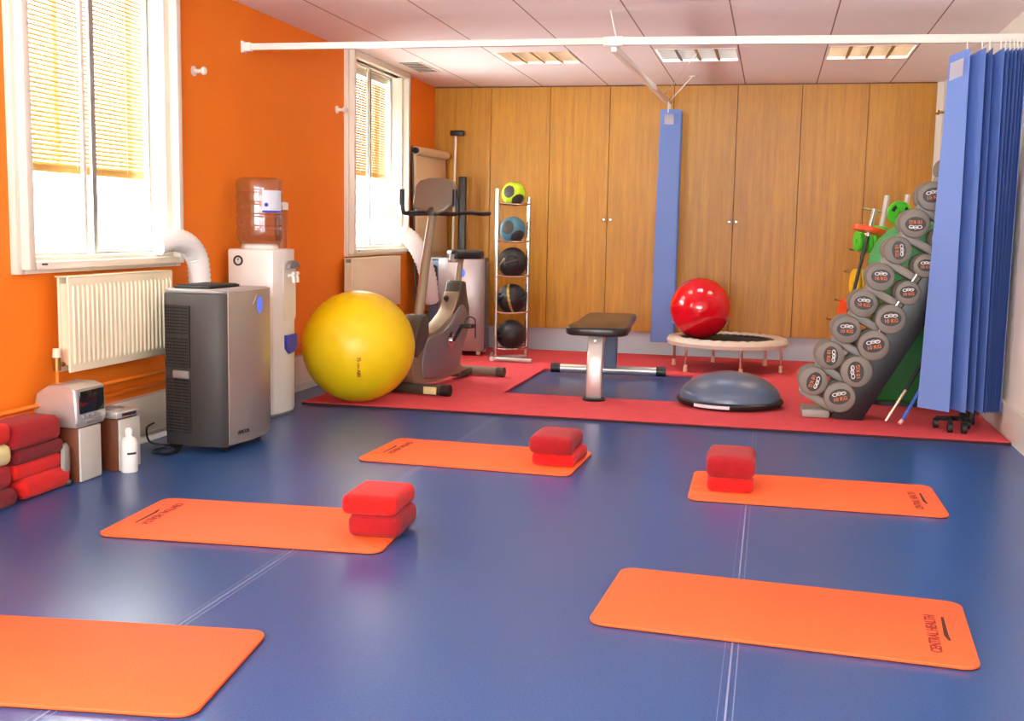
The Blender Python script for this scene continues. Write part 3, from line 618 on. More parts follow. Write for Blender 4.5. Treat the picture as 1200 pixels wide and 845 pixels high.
for z0, z1 in ((.43, .74), (.10, .37)):
    b = B(); box(b, (.0, -.003, z0), (.155, .0, z1), mtx=side_m); g = obj('side_vent', b, 'vent_dark', t, smooth=False)
    b = B()
    for i in range(int((z1 - z0) / .0155)): box(b, (.004, -.0075, z0 + .006 + i * .0155), (.15, -.003, z0 + .012 + i * .0155), mtx=side_m)
    for xx in (.0, .05, .1, .15): box(b, (xx, -.0078, z0), (xx + .004, -.003, z1), mtx=side_m)
    box(b, (.0, -.008, (z0 + z1) / 2 - .004), (.154, -.003, (z0 + z1) / 2 + .004), mtx=side_m)
    obj('vent_slats', b, 'dark_grey', g, smooth=False)
b = B(); box(b, (.05, -.014, .375), (.15, -.001, .415), .006, mtx=side_m); obj('handle_recess', b, 'alu', t)
b = B(); lathe(b, [(0, .004), (.03, .004), (.032, 0)], 28, T(.2105, .04, .735) @ RY(pi / 2) @ Matrix.Diagonal((1.35, 1, 1, 1))); dsp = obj('display', b, 'blue_led', t)
b = B(); tube(b, smooth_path([(.212, .005, .79), (.216, -.02, .765), (.212, -.035, .74)], 4), .0025, 6); obj('button_arc', b, 'silver', t)
obj('lettering', text_bm('AMCOR', .026, T(.2025, -.13, .1) @ RZ(radians(80)) @ RX(pi / 2), .002), 'dark_grey', t, smooth=False)
for x in (-.14, .12):
    for y in (-.18, .19):
        b = B(); tube(b, [(x - .015, y, .02), (x + .015, y, .02)], .02, 12); box(b, (x - .018, y - .012, .02), (x + .018, y + .012, .038)); obj('castor', b, 'black', t)
def hose(name, label, pts, r, n=14):
    path = smooth_path(pts, n); rs = [r * (1 + .055 * (1 if i % 2 else -1)) for i in range(len(path))]
    b = B(); tube(b, path, rs, 20); o = obj(name, b, 'hose', sharp=80); return tag(o, label, 'hose')
hose('exhaust_hose', 'white ribbed exhaust hose curving from the nearer window down to the front air conditioner', [(-3.16, 5.27, 1.03), (-3.12, 5.36, 1.055), (-3.09, 5.47, 1.03), (-3.075, 5.545, .95), (-3.07, 5.56, .82), (-3.06, 5.54, .68), (-3.04, 5.46, .6)], .06, 10)
t = thing('air_conditioner', 'silver portable air conditioner with slate blue side behind the exercise bike', 'air conditioner', (-2.695, 9.6, RZT), radians(4))
b = B(); box(b, (-.29, -.14, .035), (.21, .19, .84), .02); obj('casing', b, 'ac_blue_side', t)
b = B(); prism(b, [(-.19, -.16), (-.19, -.165), (-.1, -.195), (.05, -.205), (.18, -.19), (.225, -.16), (.225, -.142), (-.19, -.142)], .045, .855, bev=.004); obj('front_panel', b, 'ac_silver_pink', t)
b = B(); box(b, (-.28, -.13, .84), (.2, .18, .862), .01); obj('top_cover', b, 'lid', t)
b = B(); lathe(b, [(0, .004), (.026, .004), (.028, 0)], 24, T(.03, -.204, .735) @ RX(pi / 2) @ Matrix.Diagonal((1, 1.3, 1, 1))); obj('display', b, 'blue_led', t)
b = B(); prism(b, rrect(.07, .13, .02), 0, .006, T(-.245, -.14, .73) @ RX(pi / 2)); obj('side_handle', b, 'black', t)
for x in (-.24, .17):
    for y in (-.12, .16):
        b = B(); tube(b, [(x - .015, y, .018), (x + .015, y, .018)], .018, 12); box(b, (x - .018, y - .012, .02), (x + .018, y + .012, .038)); obj('castor', b, 'trim', t)
hose('exhaust_hose', 'white ribbed exhaust hose sloping down from the far window behind the bike mast', [(-3.08, 9.0, 1.10), (-2.99, 9.06, 1.02), (-2.93, 9.15, .86), (-2.91, 9.25, .68), (-2.92, 9.35, .5)], .072, 10)

# ------------------------------------------------------------ water cooler
t = thing('water_cooler', 'white water cooler against the orange wall behind the air conditioner', 'water cooler', (-3.0, 6.19, 0))
cb = [(-.14, -.16), (.10, -.165), (.14, -.15), (.165, -.08), (.17, 0), (.165, .08), (.14, .15), (.10, .165), (-.14, .16)]
b = B(); prism(b, cb, .012, 1.0, bev=.012, seg=3); bd = obj('cabinet', b, 'white_plastic', t)
b = B(); prism(b, [(x * .97, y * .97) for x, y in cb], 0, .02); obj('base', b, 'lid', t)
b = B(); prism(b, rrect(.17, .36, .03), 0, .004, T(.166, .02, .75) @ RZ(0) @ Matrix(((0, 0, 1, 0), (1, 0, 0, 0), (0, 1, 0, 0), (0, 0, 0, 1)))); rc = obj('dispense_recess', b, 'trim', t)
b = B(); prism(b, [(-.075, 0), (-.07, .022), (-.03, .045), (.03, .047), (.075, .02), (.078, .0)], .165, .20, T(0, .03, .885) @ Matrix(((0, 0, 1, 0), (1, 0, 0, 0), (0, 1, 0, 0), (0, 0, 0, 1))), bev=.004); obj('tap_hood', b, 'lid', t)
for y in (.0, .055):
    b = B(); tube(b, smooth_path([(.168, y, .84), (.20, y, .84), (.205, y, .80)], 4), .010, 10); box(b, (.195, y - .012, .845), (.215, y + .012, .865), .003); obj('tap', b, 'white_plastic', t)
b = B(); prism(b, [(-.07, .0), (-.075, .02), (-.075, .085), (.075, .085), (.075, .02), (.05, -.02), (-.03, -.03)], .165, .186, T(0, .02, .40) @ Matrix(((0, 0, 1, 0), (1, 0, 0, 0), (0, 1, 0, 0), (0, 0, 0, 1))), bev=.004); obj('drip_tray', b, 'blue_tray', t)
b = B(); lathe(b, [(.02, .0005), (.031, .0005), (.031, .003), (.02, .003), (.02, .0005)], 28, T(-.075, -.1625, .93) @ RX(pi / 2)); obj('round_badge', b, 'dark_grey', t)
b = B(); tube(b, [(-.075, -.1645, .93), (-.075, -.1645, .945)], .003, 6); obj('badge_mark', b, 'dark_grey', t)
wb = thing('water_bottle', 'large clear plastic water bottle upturned on the white cooler', 'water bottle', (-3.0, 6.16, 1.015))
prof = [(.10, .0), (.115, .012), (.13, .04), (.137, .07)]
for zz in (.115, .185, .255, .325): prof += [(.137, zz - .012), (.131, zz - .004), (.131, zz + .004), (.137, zz + .012)]
prof += [(.137, .37), (.132, .395), (.10, .405), (0, .40)]
b = B(); lathe(b, prof, 48); obj('bottle_shell', b, 'bottle', wb)
b = B(); lathe(b, [(0, .03), (.12, .035), (.133, .07), (.133, .36), (0, .36)], 40)
b.free()
b = B(); lathe(b, [(.085, -.014), (.112, -.014), (.104, .012), (.085, .012), (.085, -.014)], 32); obj('collar', b, 'white_plastic', wb)
b = B()
a0, a1 = radians(-58), radians(0)
n = 10; vs = []
for k in range(n + 1):
    a = a0 + (a1 - a0) * k / n; vs.append((b.verts.new((.1395 * cos(a), .1395 * sin(a), .20)), b.verts.new((.1395 * cos(a), .1395 * sin(a), .33))))
for k in range(n): b.faces.new((vs[k][0], vs[k + 1][0], vs[k + 1][1], vs[k][1]))
lb = obj('label_sheet', b, 'label_blue', wb)
b = B(); vs = []
for k in range(n + 1):
    a = a0 + (a1 - a0) * k / n; vs.append((b.verts.new((.140 * cos(a), .140 * sin(a), .20)), b.verts.new((.140 * cos(a), .140 * sin(a), .212))))
for k in range(n): b.faces.new((vs[k][0], vs[k + 1][0], vs[k + 1][1], vs[k][1]))
obj('label_band', b, 'blue_tray', lb)
b = B(); q = radians(-48); lathe(b, [(0, .001), (.012, .001), (.012, 0)], 16, T(.1402 * cos(q), .1402 * sin(q), .245) @ RZ(q) @ RY(pi / 2)); obj('label_dot', b, 'blue_tray', lb)
cd = thing('cup_dispenser', 'clear plastic cup tube with white cap beside the water bottle', 'cup dispenser', (-2.94, 6.33, 1.001))
b = B(); lathe(b, [(.036, .0), (.040, .24), (.038, .24), (.034, .0)], 24)
obj('tube', b, 'cup', cd)
b = B(); lathe(b, [(0, .285), (.04, .28), (.044, .27), (.044, .235), (.0, .235)], 24); obj('cap', b, 'white_plastic', cd)
b = B()
for i in range(14): lathe(b, [(.030, .01 + i * .0155), (.033, .012 + i * .0155), (.033, .015 + i * .0155)], 16)
b.free()
b = B(); tube(b, [(-.06, -.06, .26), (-.03, -.03, .26)], .012, 8); obj('bracket', b, 'white_plastic', cd)

# ------------------------------------------------------------ radiators, pipes
def radiator(y0, y1, z0, z1, x, label, ribs=True):
    t = thing('radiator', label, 'radiator', (XL, (y0 + y1) / 2, z0)); h = (y1 - y0) / 2; H = z1 - z0; X = x - XL
    b = B(); box(b, (X - .014, -h, 0), (X, h, H), .005); p = obj('front_panel', b, 'radiator', t)
    if ribs:
        n = int(2 * h / .036); b = B()
        for i in range(n):
            y = -h + .03 + i * (2 * h - .06) / (n - 1); tube(b, [(X - .0005, y, .035), (X + .0025, y, .05), (X + .0025, y, H - .05), (X - .0005, y, H - .035)], [.003, .0075, .0075, .003], 6)
        obj('ribs', b, 'radiator', p)
    b = B(); box(b, (X - .075, -h + .02, 0), (X - .062, h - .02, H), .004); obj('rear_panel', b, 'radiator', t)
    b = B()
    for i in range(int(2 * h / .02)): box(b, (X - .062, -h + .03 + i * .02, .03), (X - .014, -h + .032 + i * .02, H - .03))
    obj('convector_fins', b, 'radiator', t, smooth=False)
    b = B(); box(b, (X - .075, -h + .005, H), (X, h - .005, H + .006), .002); obj('top_grille', b, 'radiator', t)
    b = B()
    for y in (-h + .25, h - .25): box(b, (0, y - .015, H - .12), (X - .075, y + .015, H - .06))
    obj('wall_bracket', b, 'radiator', t)
    b = B(); yv = -h - .045; tube(b, [(X - .038, -h, .04), (X - .038, yv, .04)], .011, 10); tube(b, [(X - .038, yv, .015), (X - .038, yv, .075)], .017, 12); v = obj('valve', b, 'brass', t)
    b = B(); tube(b, [(X - .038, yv, .075), (X - .038, yv, .115)], [.02, .017], 14); obj('valve_cap', b, 'radiator', v)
    b = B(); tube(b, [(X - .038, yv, .015), (X - .038, yv, -.09)], .0085, 10); obj('tail_pipe', b, 'orange_pipe', t)
    b = B(); tube(b, [(X - .038, h, .04), (X - .038, h + .03, .04), (X - .038, h + .03, -.09)], .0085, 10); obj('tail_pipe', b, 'orange_pipe', t)
    return t
radiator(4.38, 5.27, .462, .892, -3.065, 'cream ribbed panel radiator below the nearer window')
radiator(7.88, 9.0, .49, .895, -3.08, 'plain cream panel radiator below the far window behind the yellow ball', False)
b = B(); tube(b, [(-3.115, YR, .335), (-3.115, 4.30, .335), (-3.115, 4.36, .365), (-3.115, 5.9, .365), (-3.115, 5.98, .335), (-3.115, 7.7, .335), (-3.115, 7.86, .37), (-3.115, 9.9, .37)], .0115, 12); tag(obj('heating_pipe', b, 'orange_pipe'), 'orange painted heating pipe running along the wall below the radiators', 'pipe')
b = B(); tube(b, [(-3.165, YR, .29), (-3.165, 9.9, .29)], .014, 12); tag(obj('heating_pipe', b, 'orange_pipe'), 'thicker orange painted pipe lying low on the wall just above the white trunking', 'pipe')

# ------------------------------------------------------------ stereo, speakers, bottle
def speaker(x, y, label, k):
    t = thing('speaker', label, 'speaker', (x, y, 0), .02 * k, 'bookshelf speakers on the floor by the wall')
    b = B(); box(b, (-.075, -.08, 0), (.068, .08, .243), .003); obj('cabinet', b, 'brown', t)
    b = B(); box(b, (.069, -.079, .003), (.082, .079, .24), .004); obj('grille', b, 'cloth_grey', t)
    return t
speaker(-3.0, 4.30, 'walnut speaker with pale grille directly under the stereo', 1)
speaker(-2.96, 4.55, 'walnut speaker with pale grille behind the white bottle', -1)
t = thing('stereo', 'small silver stereo with a black screen sitting on the nearer speaker', 'stereo', (-3.02, 4.31, .244))
b = B(); pr = [(-.115, .0), (.09, .0), (.102, .03), (.095, .17), (.05, .186), (-.04, .186), (-.10, .15), (-.118, .08)]
prism(b, pr, -.105, .115, XZ, bev=.012, seg=3); obj('casing', b, 'silver', t, sharp=50)
b = B(); box(b, (.0965, -.085, .06), (.104, .095, .16), .003); obj('screen', b, 'screen', t)
b = B(); box(b, (.098, -.05, .012), (.108, .07, .028), .002); obj('disc_slot', b, 'lid', t)
b = B()
for i in range(4): tube(b, [(.09, -.06 + i * .04, .045), (.106, -.06 + i * .04, .045)], .005, 8)
obj('buttons', b, 'alu', t)
t = thing('disc_player', 'thin silver disc player lying on the farther speaker', 'disc player', (-2.965, 4.545, .244), -.1)
b = B(); box(b, (-.09, -.085, .004), (.09, .085, .034), .005); obj('casing', b, 'silver', t)
b = B(); lathe(b, [(0, 0), (.055, 0), (.05, .006), (0, .007)], 28, T(0, 0, .034)); obj('lid', b, 'lid', t)
b = B(); box(b, (.0895, -.05, .012), (.0925, .05, .026)); obj('display', b, 'screen', t, smooth=False)
t = thing('fan_disc', 'round grey disc standing on edge between the plush blocks and the speaker', 'disc', (-2.975, 4.19, 0), radians(-62))
b = B(); lathe(b, [(0, -.02), (.06, -.018), (.075, -.008), (.078, .0), (.074, .008), (.05, .004), (.03, .008), (0, .01)], 32, T(0, 0, .105) @ RX(pi / 2)); obj('dish', b, 'grey_saddle', t)
b = B(); box(b, (-.05, -.012, 0), (.05, .03, .028), .005); obj('foot', b, 'black', t)
t = thing('lotion_bottle', 'white plastic pump-free bottle standing on the floor beside the speakers', 'bottle', (-2.85, 4.49, 0))
t['label'] = 'white plastic bottle standing on the blue floor beside the speakers'
b = B(); lathe(b, [(0, 0), (.036, 0), (.039, .006), (.039, .135), (.034, .152), (.016, .166), (.014, .172)], 28); obj('body', b, 'white_plastic', t)
b = B(); lathe(b, [(.0, .168), (.017, .168), (.017, .195), (.010, .205), (0, .206)], 20); obj('cap', b, 'white_plastic', t)
b = B(); vs = []
for k in range(9):
    a = radians(-70 + k * 8); vs.append((b.verts.new((.0395 * cos(a), .0395 * sin(a), .085)), b.verts.new((.0395 * cos(a), .0395 * sin(a), .095))))
for k in range(8): b.faces.new((vs[k][0], vs[k + 1][0], vs[k + 1][1], vs[k][1]))
obj('printed_line', b, 'dark_grey', t)
cab = [(-2.99, 5.12, .006), (-2.98, 4.98, .005), (-2.93, 4.88, .005), (-2.88, 4.87, .005), (-2.86, 4.93, .005), (-2.90, 5.0, .008), (-2.96, 4.99, .012), (-2.98, 4.91, .008), (-2.93, 4.84, .012), (-2.87, 4.85, .016), (-2.87, 4.95, .014), (-2.95, 5.04, .012), (-3.05, 5.0, .03), (-3.1, 5.05, .09), (-3.12, 5.15, .1)]
b = B(); tube(b, smooth_path(cab, 6), .005, 8); tag(obj('power_cable', b, 'black'), 'black power cable coiled on the floor behind the front air conditioner', 'cable')

# ------------------------------------------------------------ curtain tracks and curtains
RL, RM, RR = Vector((-3.2, 6.36, 2.215)), Vector((-1.0, 6.86, 2.29)), Vector((XR, 7.03, 2.29))
t = thing('curtain_track', 'long white curtain track crossing the room below the ceiling', 'curtain track', RL)
def bar(bm, p, q, wx, wz):
    d = (q - p); L = d.length; m = T(*p) @ d.to_track_quat('X', 'Z').to_matrix().to_4x4(); box(bm, (0, -wx / 2, -wz / 2), (L, wx / 2, wz / 2), .004, 2, m)
O = RL
b = B(); bar(b, RL - O, RM - O, .035, .04); obj('rail', b, 'white_rail', t)
b = B(); bar(b, RM - O, RR - O, .035, .048); obj('rail', b, 'white_rail', t)
b = B(); box(b, (0, -.028, -.035), (.016, .028, .035), .005); box(b, (.012, -.022, -.026), (.06, .022, .026), .005); obj('wall_bracket', b, 'white_plastic', t)
b = B(); box(b, (RM.x - O.x - .06, RM.y - O.y - .024, RM.z - O.z - .03), (RM.x - O.x + .06, RM.y - O.y + .024, RM.z - O.z + .026), .005); obj('joint_clamp', b, 'white_plastic', t)
b = B(); m0 = RM - O; tube(b, [m0 + Vector((.02, -.02, .02)), m0 + Vector((-.02, -.02, ZC - RM.z))], .004, 8); obj('hanger_rod', b, 'white_rail', t)
RE = Vector((-.96, 10.12, 2.285))
t = thing('curtain_track', 'shorter white track running back from the crossing track to the cupboards', 'curtain track', RM)
b = B(); bar(b, Vector((0, .03, -.035)), RE - RM, .035, .045); obj('rail', b, 'white_rail', t)
b = B(); e = RE - RM; tube(b, [e + Vector((0, -.05, .0)), e + Vector((.23, -.35, ZC - RE.z))], .006, 8); tube(b, [e + Vector((-.0, -.5, .0)), e + Vector((.35, -1.6, ZC - RE.z))], .003, 8); obj('stay', b, 'white_rail', t)
b = B(); lathe(b, [(0, -.008), (.035, -.008), (.035, 0)], 20, T(*(e + Vector((.23, -.35, ZC - RE.z))))); obj('ceiling_rose', b, 'white_plastic', t)
b = B(); lathe(b, [(0, -.012), (.012, -.01), (.014, 0)], 14, T(-1.0 + .04 - 0, 6.1, ZC)); tube(b, [(-.96, 6.1, ZC - .01), (-.97, 6.1, ZC - .05), (-.955, 6.1, ZC - .07)], .003, 6); tag(obj('ceiling_hook', b, 'white_plastic'), 'small white hook screwed into the ceiling near the track joint', 'hook')

def curtain_sheet(path_top, path_bot, z0, z1, nz=10, th=.0025):
    b = B(); rows = []
    for j in range(nz + 1):
        f = j / nz; z = z0 + (z1 - z0) * f; row = []
        for a, c in zip(path_bot, path_top):
            row.append(b.verts.new((c[0] * f + a[0] * (1 - f), c[1] * f + a[1] * (1 - f), z + (c[2] if len(c) > 2 else 0) * f)))
        rows.append(row)
    for j in range(nz):
        for i in range(len(path_top) - 1): b.faces.new((rows[j][i], rows[j][i + 1], rows[j + 1][i + 1], rows[j + 1][i]))
    bmesh.ops.recalc_face_normals(b, faces=b.faces)
    g = bmesh.ops.solidify(b, geom=list(b.faces), thickness=th)
    return b
# right-hand curtain: accordion folds, wide at the free edge and tight at the wall
def dens(path, n=5):
    out = []
    for i in range(len(path) - 1):
        for k in range(n):
            f = k / n; out.append(tuple(path[i][q] * (1 - f) + path[i + 1][q] * f for q in range(len(path[i]))))
    out.append(tuple(path[-1])); return out
top = [(.945, 6.95), (1.035, 6.84), (1.055, 6.96), (1.115, 6.82), (1.135, 6.96), (1.155, 6.84), (1.175, 6.965), (1.215, 6.84), (1.225, 6.96), (1.24, 6.85), (1.25, 6.96), (1.263, 6.86), (1.272, 6.96), (1.284, 6.86), (1.292, 6.96), (1.303, 6.86), (1.312, 6.96), (1.322, 6.87), (1.332, 6.96), (1.342, 6.87)]
bot = [(.885, 6.92), (1.04, 6.78), (1.05, 6.96), (1.13, 6.78), (1.145, 6.96), (1.175, 6.79), (1.185, 6.965), (1.225, 6.8), (1.232, 6.96), (1.244, 6.82), (1.252, 6.96), (1.264, 6.84), (1.272, 6.96), (1.282, 6.85), (1.29, 6.96), (1.30, 6.86), (1.308, 6.96), (1.318, 6.87), (1.328, 6.96), (1.338, 6.87)]
zt = [0 if i % 2 == 0 else .025 for i in range(len(top))]
top3 = [(x, y, z) for (x, y), z in zip(top, zt)]
t = thing('curtain', 'blue pleated partition curtain drawn back against the right wall', 'curtain', (1.13, 6.9, .135))
b = curtain_sheet([(x - 1.13, y - 6.9, z) for x, y, z in dens(top3)], [(x - 1.13, y - 6.9) for x, y in dens(bot)], 0, 2.05, 12); obj('cloth', b, 'curtain', t, sharp=40)
b = B()
p0 = Vector((.958 - 1.13, 6.934 - 6.9, 1.905)); dd = Vector((.09, -.11, .0)).normalized(); nn = Vector((-.11, -.09, 0)).normalized()
q = [p0 + nn * .014, p0 + dd * .095 + nn * .014 + Vector((0, 0, .02)), p0 + dd * .095 + nn * .014 + Vector((0, 0, .12)), p0 + nn * .014 + Vector((0, 0, .10))]
f = b.faces.new([b.verts.new(v) for v in q]); bmesh.ops.solidify(b, geom=[f], thickness=.001); obj('paper_label', b, 'paper', t, smooth=False)
b = B()
for i in range(1, 18, 2): tube(b, [(top[i][0] - 1.13, 6.93 - 6.9, 2.06), (top[i][0] - 1.13, 6.945 - 6.9, 2.14)], .0035, 6)
obj('hooks', b, 'white_plastic', t)
# middle curtain bundle at the end of the short track
t = thing('curtain', 'blue partition curtain folded into a narrow bundle before the cupboards', 'curtain', (-.905, 9.95, .17))
pt = [(-.08 if i % 2 == 0 else .08, -.12 + i * .028) for i in range(9)]
pt[0] = (-.09, -.13); pb = [(x * 1.12 - .012, y * 1.1) for x, y in pt]
b = curtain_sheet(dens([(x, y, 0) for x, y in pt], 4), dens(pb, 4), 0, 2.03, 10, .004); obj('cloth', b, 'curtain', t, sharp=40)
b = B(); m_ = T(-.0, -.128, 1.93); 
q = [Vector((-.06, -.130, 1.90)), Vector((.02, -.118, 1.90)), Vector((.02, -.118, 1.99)), Vector((-.06, -.130, 1.99))]
f = b.faces.new([b.verts.new(v) for v in q]); bmesh.ops.solidify(b, geom=[f], thickness=.001); obj('paper_label', b, 'paper', t, smooth=False)
b = B()
for i in range(0, 9): tube(b, [(-.03, pt[i][1] + .0, 2.0), (-.03, pt[i][1], 2.092)], .004, 6)
obj('hooks', b, 'white_plastic', t)
# wall knobs for holding curtains
for y, z, lab in ((5.76, 1.99, 'white knob on the orange wall beside the nearer window'), (7.86, 2.0, 'white knob on the orange wall beside the far window')):
    b = B(); lathe(b, [(0, 0), (.028, 0), (.028, .008), (.012, .012), (.011, .05), (.02, .055), (.024, .065), (.018, .075), (0, .077)], 20, T(XL, y, z) @ RY(pi / 2)); tag(obj('curtain_hook', b, 'white_plastic'), lab, 'wall knob')
b = B(); lathe(b, [(0, 0), (.025, 0), (.02, .01), (.009, .014), (.008, .25), (.016, .252), (.018, .268), (.01, .278), (0, .279)], 20, T(XR, 8.55, 2.03) @ RY(-pi / 2)); tag(obj('wall_rod', b, 'brass'), 'short rod with a pale tip sticking out of the right wall behind the curtain', 'rod')

# ------------------------------------------------------------ far left corner: flip chart, poles
t = thing('flip_chart', 'cream flip chart easel standing in the corner behind the bike console', 'flip chart', (-3.065, 9.82, RZT), radians(83))
fm = T(0, -.03, 0) @ RX(radians(-2))
b = B(); box(b, (-.34, -.012, .82), (.34, .0, 1.80), .003, mtx=fm); obj('board', b, 'tan_board', t)
b = B(); box(b, (-.33, -.02, .90), (.33, -.0125, 1.76), .002, mtx=fm); obj('paper_pad', b, 'tan_board', t)
b = B(); tube(b, [fm @ Vector((-.34, -.025, 1.80)), fm @ Vector((.34, -.025, 1.80))], .038, 16); obj('paper_roll', b, 'tan_board', t)
for s in (-1, 1):
    b = B(); tube(b, [fm @ Vector((s * .33, .012, 1.84)), fm @ Vector((s * .335, .012, .02))], .011, 8); obj('leg', b, 'black', t)
    b = B(); tube(b, [fm @ Vector((s * .37, -.03, 1.80)), fm @ Vector((s * .34, -.03, 1.80))], .028, 12); obj('clamp', b, 'black', t)
b = B(); box(b, (-.34, -.05, .76), (.34, -.01, .815), .004, mtx=fm); obj('pen_tray', b, 'black', t)
t = thing('long_pole', 'thin white pole with a black head leaning in the corner beside the flip chart', 'pole', (-2.90, 9.98, RZT))
b = B(); tube(b, [(0, -.08, 0), (-.055, .22, 2.0)], .0105, 10); obj('shaft', b, 'white_rail', t)
b = B(); box(b, (-.10, .17, 1.985), (.03, .245, 2.035), .01); obj('head', b, 'black', t)
b = B(); box(b, (-.035, -.03, 0), (.035, .03, 1.6), .012); sl = obj('stand_column', b, 'black'); sl.location = (-2.83, 10.02, RZT)
tag(sl, 'tall black column leaning upright before the cupboards beside the white pole', 'column')
sl.name = 'black_column'

# ------------------------------------------------------------ right corner: barbell stand, weight plates
G0 = Vector((.74, 8.45, RZT))
def plate(loc, r, th, m, label, rot, holes=True, group='coloured weight plates on the barbell stand'):
    t = thing('weight_plate', label, 'weight plate', loc, 0, group); t.rotation_euler = rot
    b = B(); seg = 48
    lathe(b, [(.016, -th / 2), (.016, th / 2), (.034, th / 2), (.038, th * .3), (r * .82, th * .3), (r * .86, th / 2), (r * .97, th / 2), (r, th * .3), (r, -th * .3), (r * .97, -th / 2), (.016, -th / 2)], seg)
    obj('disc', b, m, t)
    if holes:
        for k in range(3):
            a = 2 * pi * k / 3 + .5; b = B()
            prism(b, [(r * .62 * cos(a + q_) * (1 + .22 * s_), r * .62 * sin(a + q_) * (1 + .22 * s_)) for s_, rng in ((1, range(-4, 5)), (-1, range(4, -5, -1))) for q_ in [v * .1 for v in rng]], -th * .32, th * .33, bev=0); obj('grip_slot', b, 'vent_dark', t, smooth=False)
    return t
t = thing('barbell_stand', 'black and silver barbell stand with pegs behind the slanted dumbbell rack', 'barbell stand', G0)
lean = Vector((.22, .12, 1.40))
posts = [(-.26, -.05), (.0, .0)]
b = B(); tube(b, [(-.02, 0, .03), (.18, .12, 1.10)], .014, 10); obj('post', b, 'dark_grey', t)
b = B(); tube(b, [(-.20, 0, .03), (.02, .12, 1.10)], .016, 10); obj('post', b, 'dark_grey', t)
b = B(); tube(b, [(.01, .115, 1.02), (.06, .15, 1.42)], .02, 12); obj('upper_post', b, 'silver', t)
b = B(); tube(b, [(.165, .115, 1.0), (.20, .15, 1.43)], .02, 12); obj('upper_post', b, 'silver', t)
for z, x0, x1 in ((1.29, -.10, .11), (.99, -.17, .06), (.83, -.20, .03), (.62, -.26, -.02), (.48, -.31, -.06)):
    y = .12 * z / 1.1; b = B(); tube(b, [(x0 - .02, y - .03, z + .035), (x1, y + .02, z - .0)], .008, 8); obj('peg', b, 'chrome', t)
for s in (-.24, .2):
    b = B(); box(b, (s - .03, -.25, 0), (s + .03, .3, .035), .008); obj('foot', b, 'black', t)
b = B(); box(b, (-.24, -.03, .005), (.2, .03, .04), .008); obj('base_bar', b, 'black', t)
bb = thing('barbell', 'barbell standing upright in the rack with an orange plate near its silver top', 'barbell', (.435, 8.18, RZT))
bd_ = Vector((.25, .10, 1.29)); 
b = B(); tube(b, [(0, 0, .02), bd_ * .87], .0125, 12); obj('bar', b, 'dark_grey', bb)
b = B(); tube(b, [bd_ * .87, bd_ * 1.02], .021, 14); obj('sleeve', b, 'chrome', bb)
b = B(); tube(b, [(0, 0, 0), bd_ * .03], .022, 14); obj('end_cap', b, 'black', bb)
oq = Vector(bd_).to_track_quat('Z', 'Y').to_euler()
plate(Vector(bb.location) + bd_ * .905, .118, .036, 'plate_orange', 'orange weight plate lying flat round the upright barbell', oq)
plate((.775, 8.47, 1.19), .085, .028, 'plate_green', 'green weight plate lying flat behind the orange one', oq)
plate((.865, 8.33, 1.305), .088, .034, 'plate_green', 'lime green weight plate with grip holes facing the room, highest of the plates', (pi / 2 - .1, .1, .3))
for i in range(5):
    plate((.60 + i * .034, 8.42 + i * .01, 1.105 - i * .008), .075, .026, 'plate_green', ['leftmost small green plate hanging below the orange plate', 'small green plate, second from the left below the orange plate', 'middle of the five small green plates below the orange plate', 'small green plate, second from the right below the orange plate', 'rightmost small green plate hanging below the orange plate'][i], (0, pi / 2, .25), False)
for i in range(3):
    plate((.595 + i * .03, 8.42 + i * .008, .80 - i * .003), .105, .024, 'plate_yellow', ['leftmost yellow plate on the barbell stand', 'middle yellow plate on the barbell stand', 'rightmost yellow plate on the barbell stand'][i], (0, pi / 2, .25), False)
for i in range(3):
    plate((.53 + i * .034, 8.42 + i * .008, .56 - i * .003), .125, .028, 'plate_orange', ['leftmost orange plate hanging low on the barbell stand', 'middle orange plate hanging low on the barbell stand', 'rightmost orange plate hanging low on the barbell stand'][i], (0, pi / 2, .25), False)

# green tub and green ball behind the dumbbells
t = thing('storage_tub', 'dark green tub on the red flooring behind the slanted dumbbell rack', 'tub', (.975, 7.93, RZT))
b = B(); prism(b, rrect(.62, .50, .08, 6), .03, .56, bev=.02, seg=3); obj('tub_body', b, 'dark_green', t)
b = B(); prism(b, rrect(.56, .44, .07, 6), 0, .032); obj('tub_base', b, 'black', t)
b = B(); uvs(b, (0, 0, .34), .345); gb = obj('exercise_ball', b, 'green_ball'); gb.location = (.975, 7.93, .58); tag(gb, 'shiny green exercise ball partly hidden behind the dumbbells', 'exercise ball')

# ------------------------------------------------------------ dumbbell rack
d_ = Vector((-.03, 1, 0)).normalized(); e_ = Vector((1, .03, 0)).normalized()
P0 = Vector((.442, 6.985, .158))                      # near face of the lowest near dumbbell
STEP = e_ * .0905 + Vector((0, 0, .163))
TILT = STEP.normalized(); NRM = e_.cross(d_); 
out = (-e_ * TILT.z + Vector((0, 0, 1)) * (TILT.x * e_.x + TILT.y * e_.y)).normalized()   # away from the rack face
t = thing('dumbbell_rack', 'black slanted two-column dumbbell rack leaning towards the right wall', 'dumbbell rack', (0, 0, 0))
def slab(name, c0, c1, w_out, off, dlo, dhi, m, parent, bev=.006):
    bm = B(); q = Matrix((tuple(TILT) + (0,), tuple(d_) + (0,), tuple(out) + (0,), (0, 0, 0, 1))).transposed(); q.translation = P0
    box(bm, (c0, dlo, off - w_out), (c1, dhi, off), bev, 2, q); return obj(name, bm, m, parent)
slab('side_frame', -.13, 1.62, .17, -.02, .028, .068, 'black', t)
slab('side_frame', -.13, 1.62, .17, -.02, .26, .30, 'black', t)
slab('edge_strip', .0, 1.60, .008, .02, .012, .026, 'chrome', t, .001)
SL = STEP.length
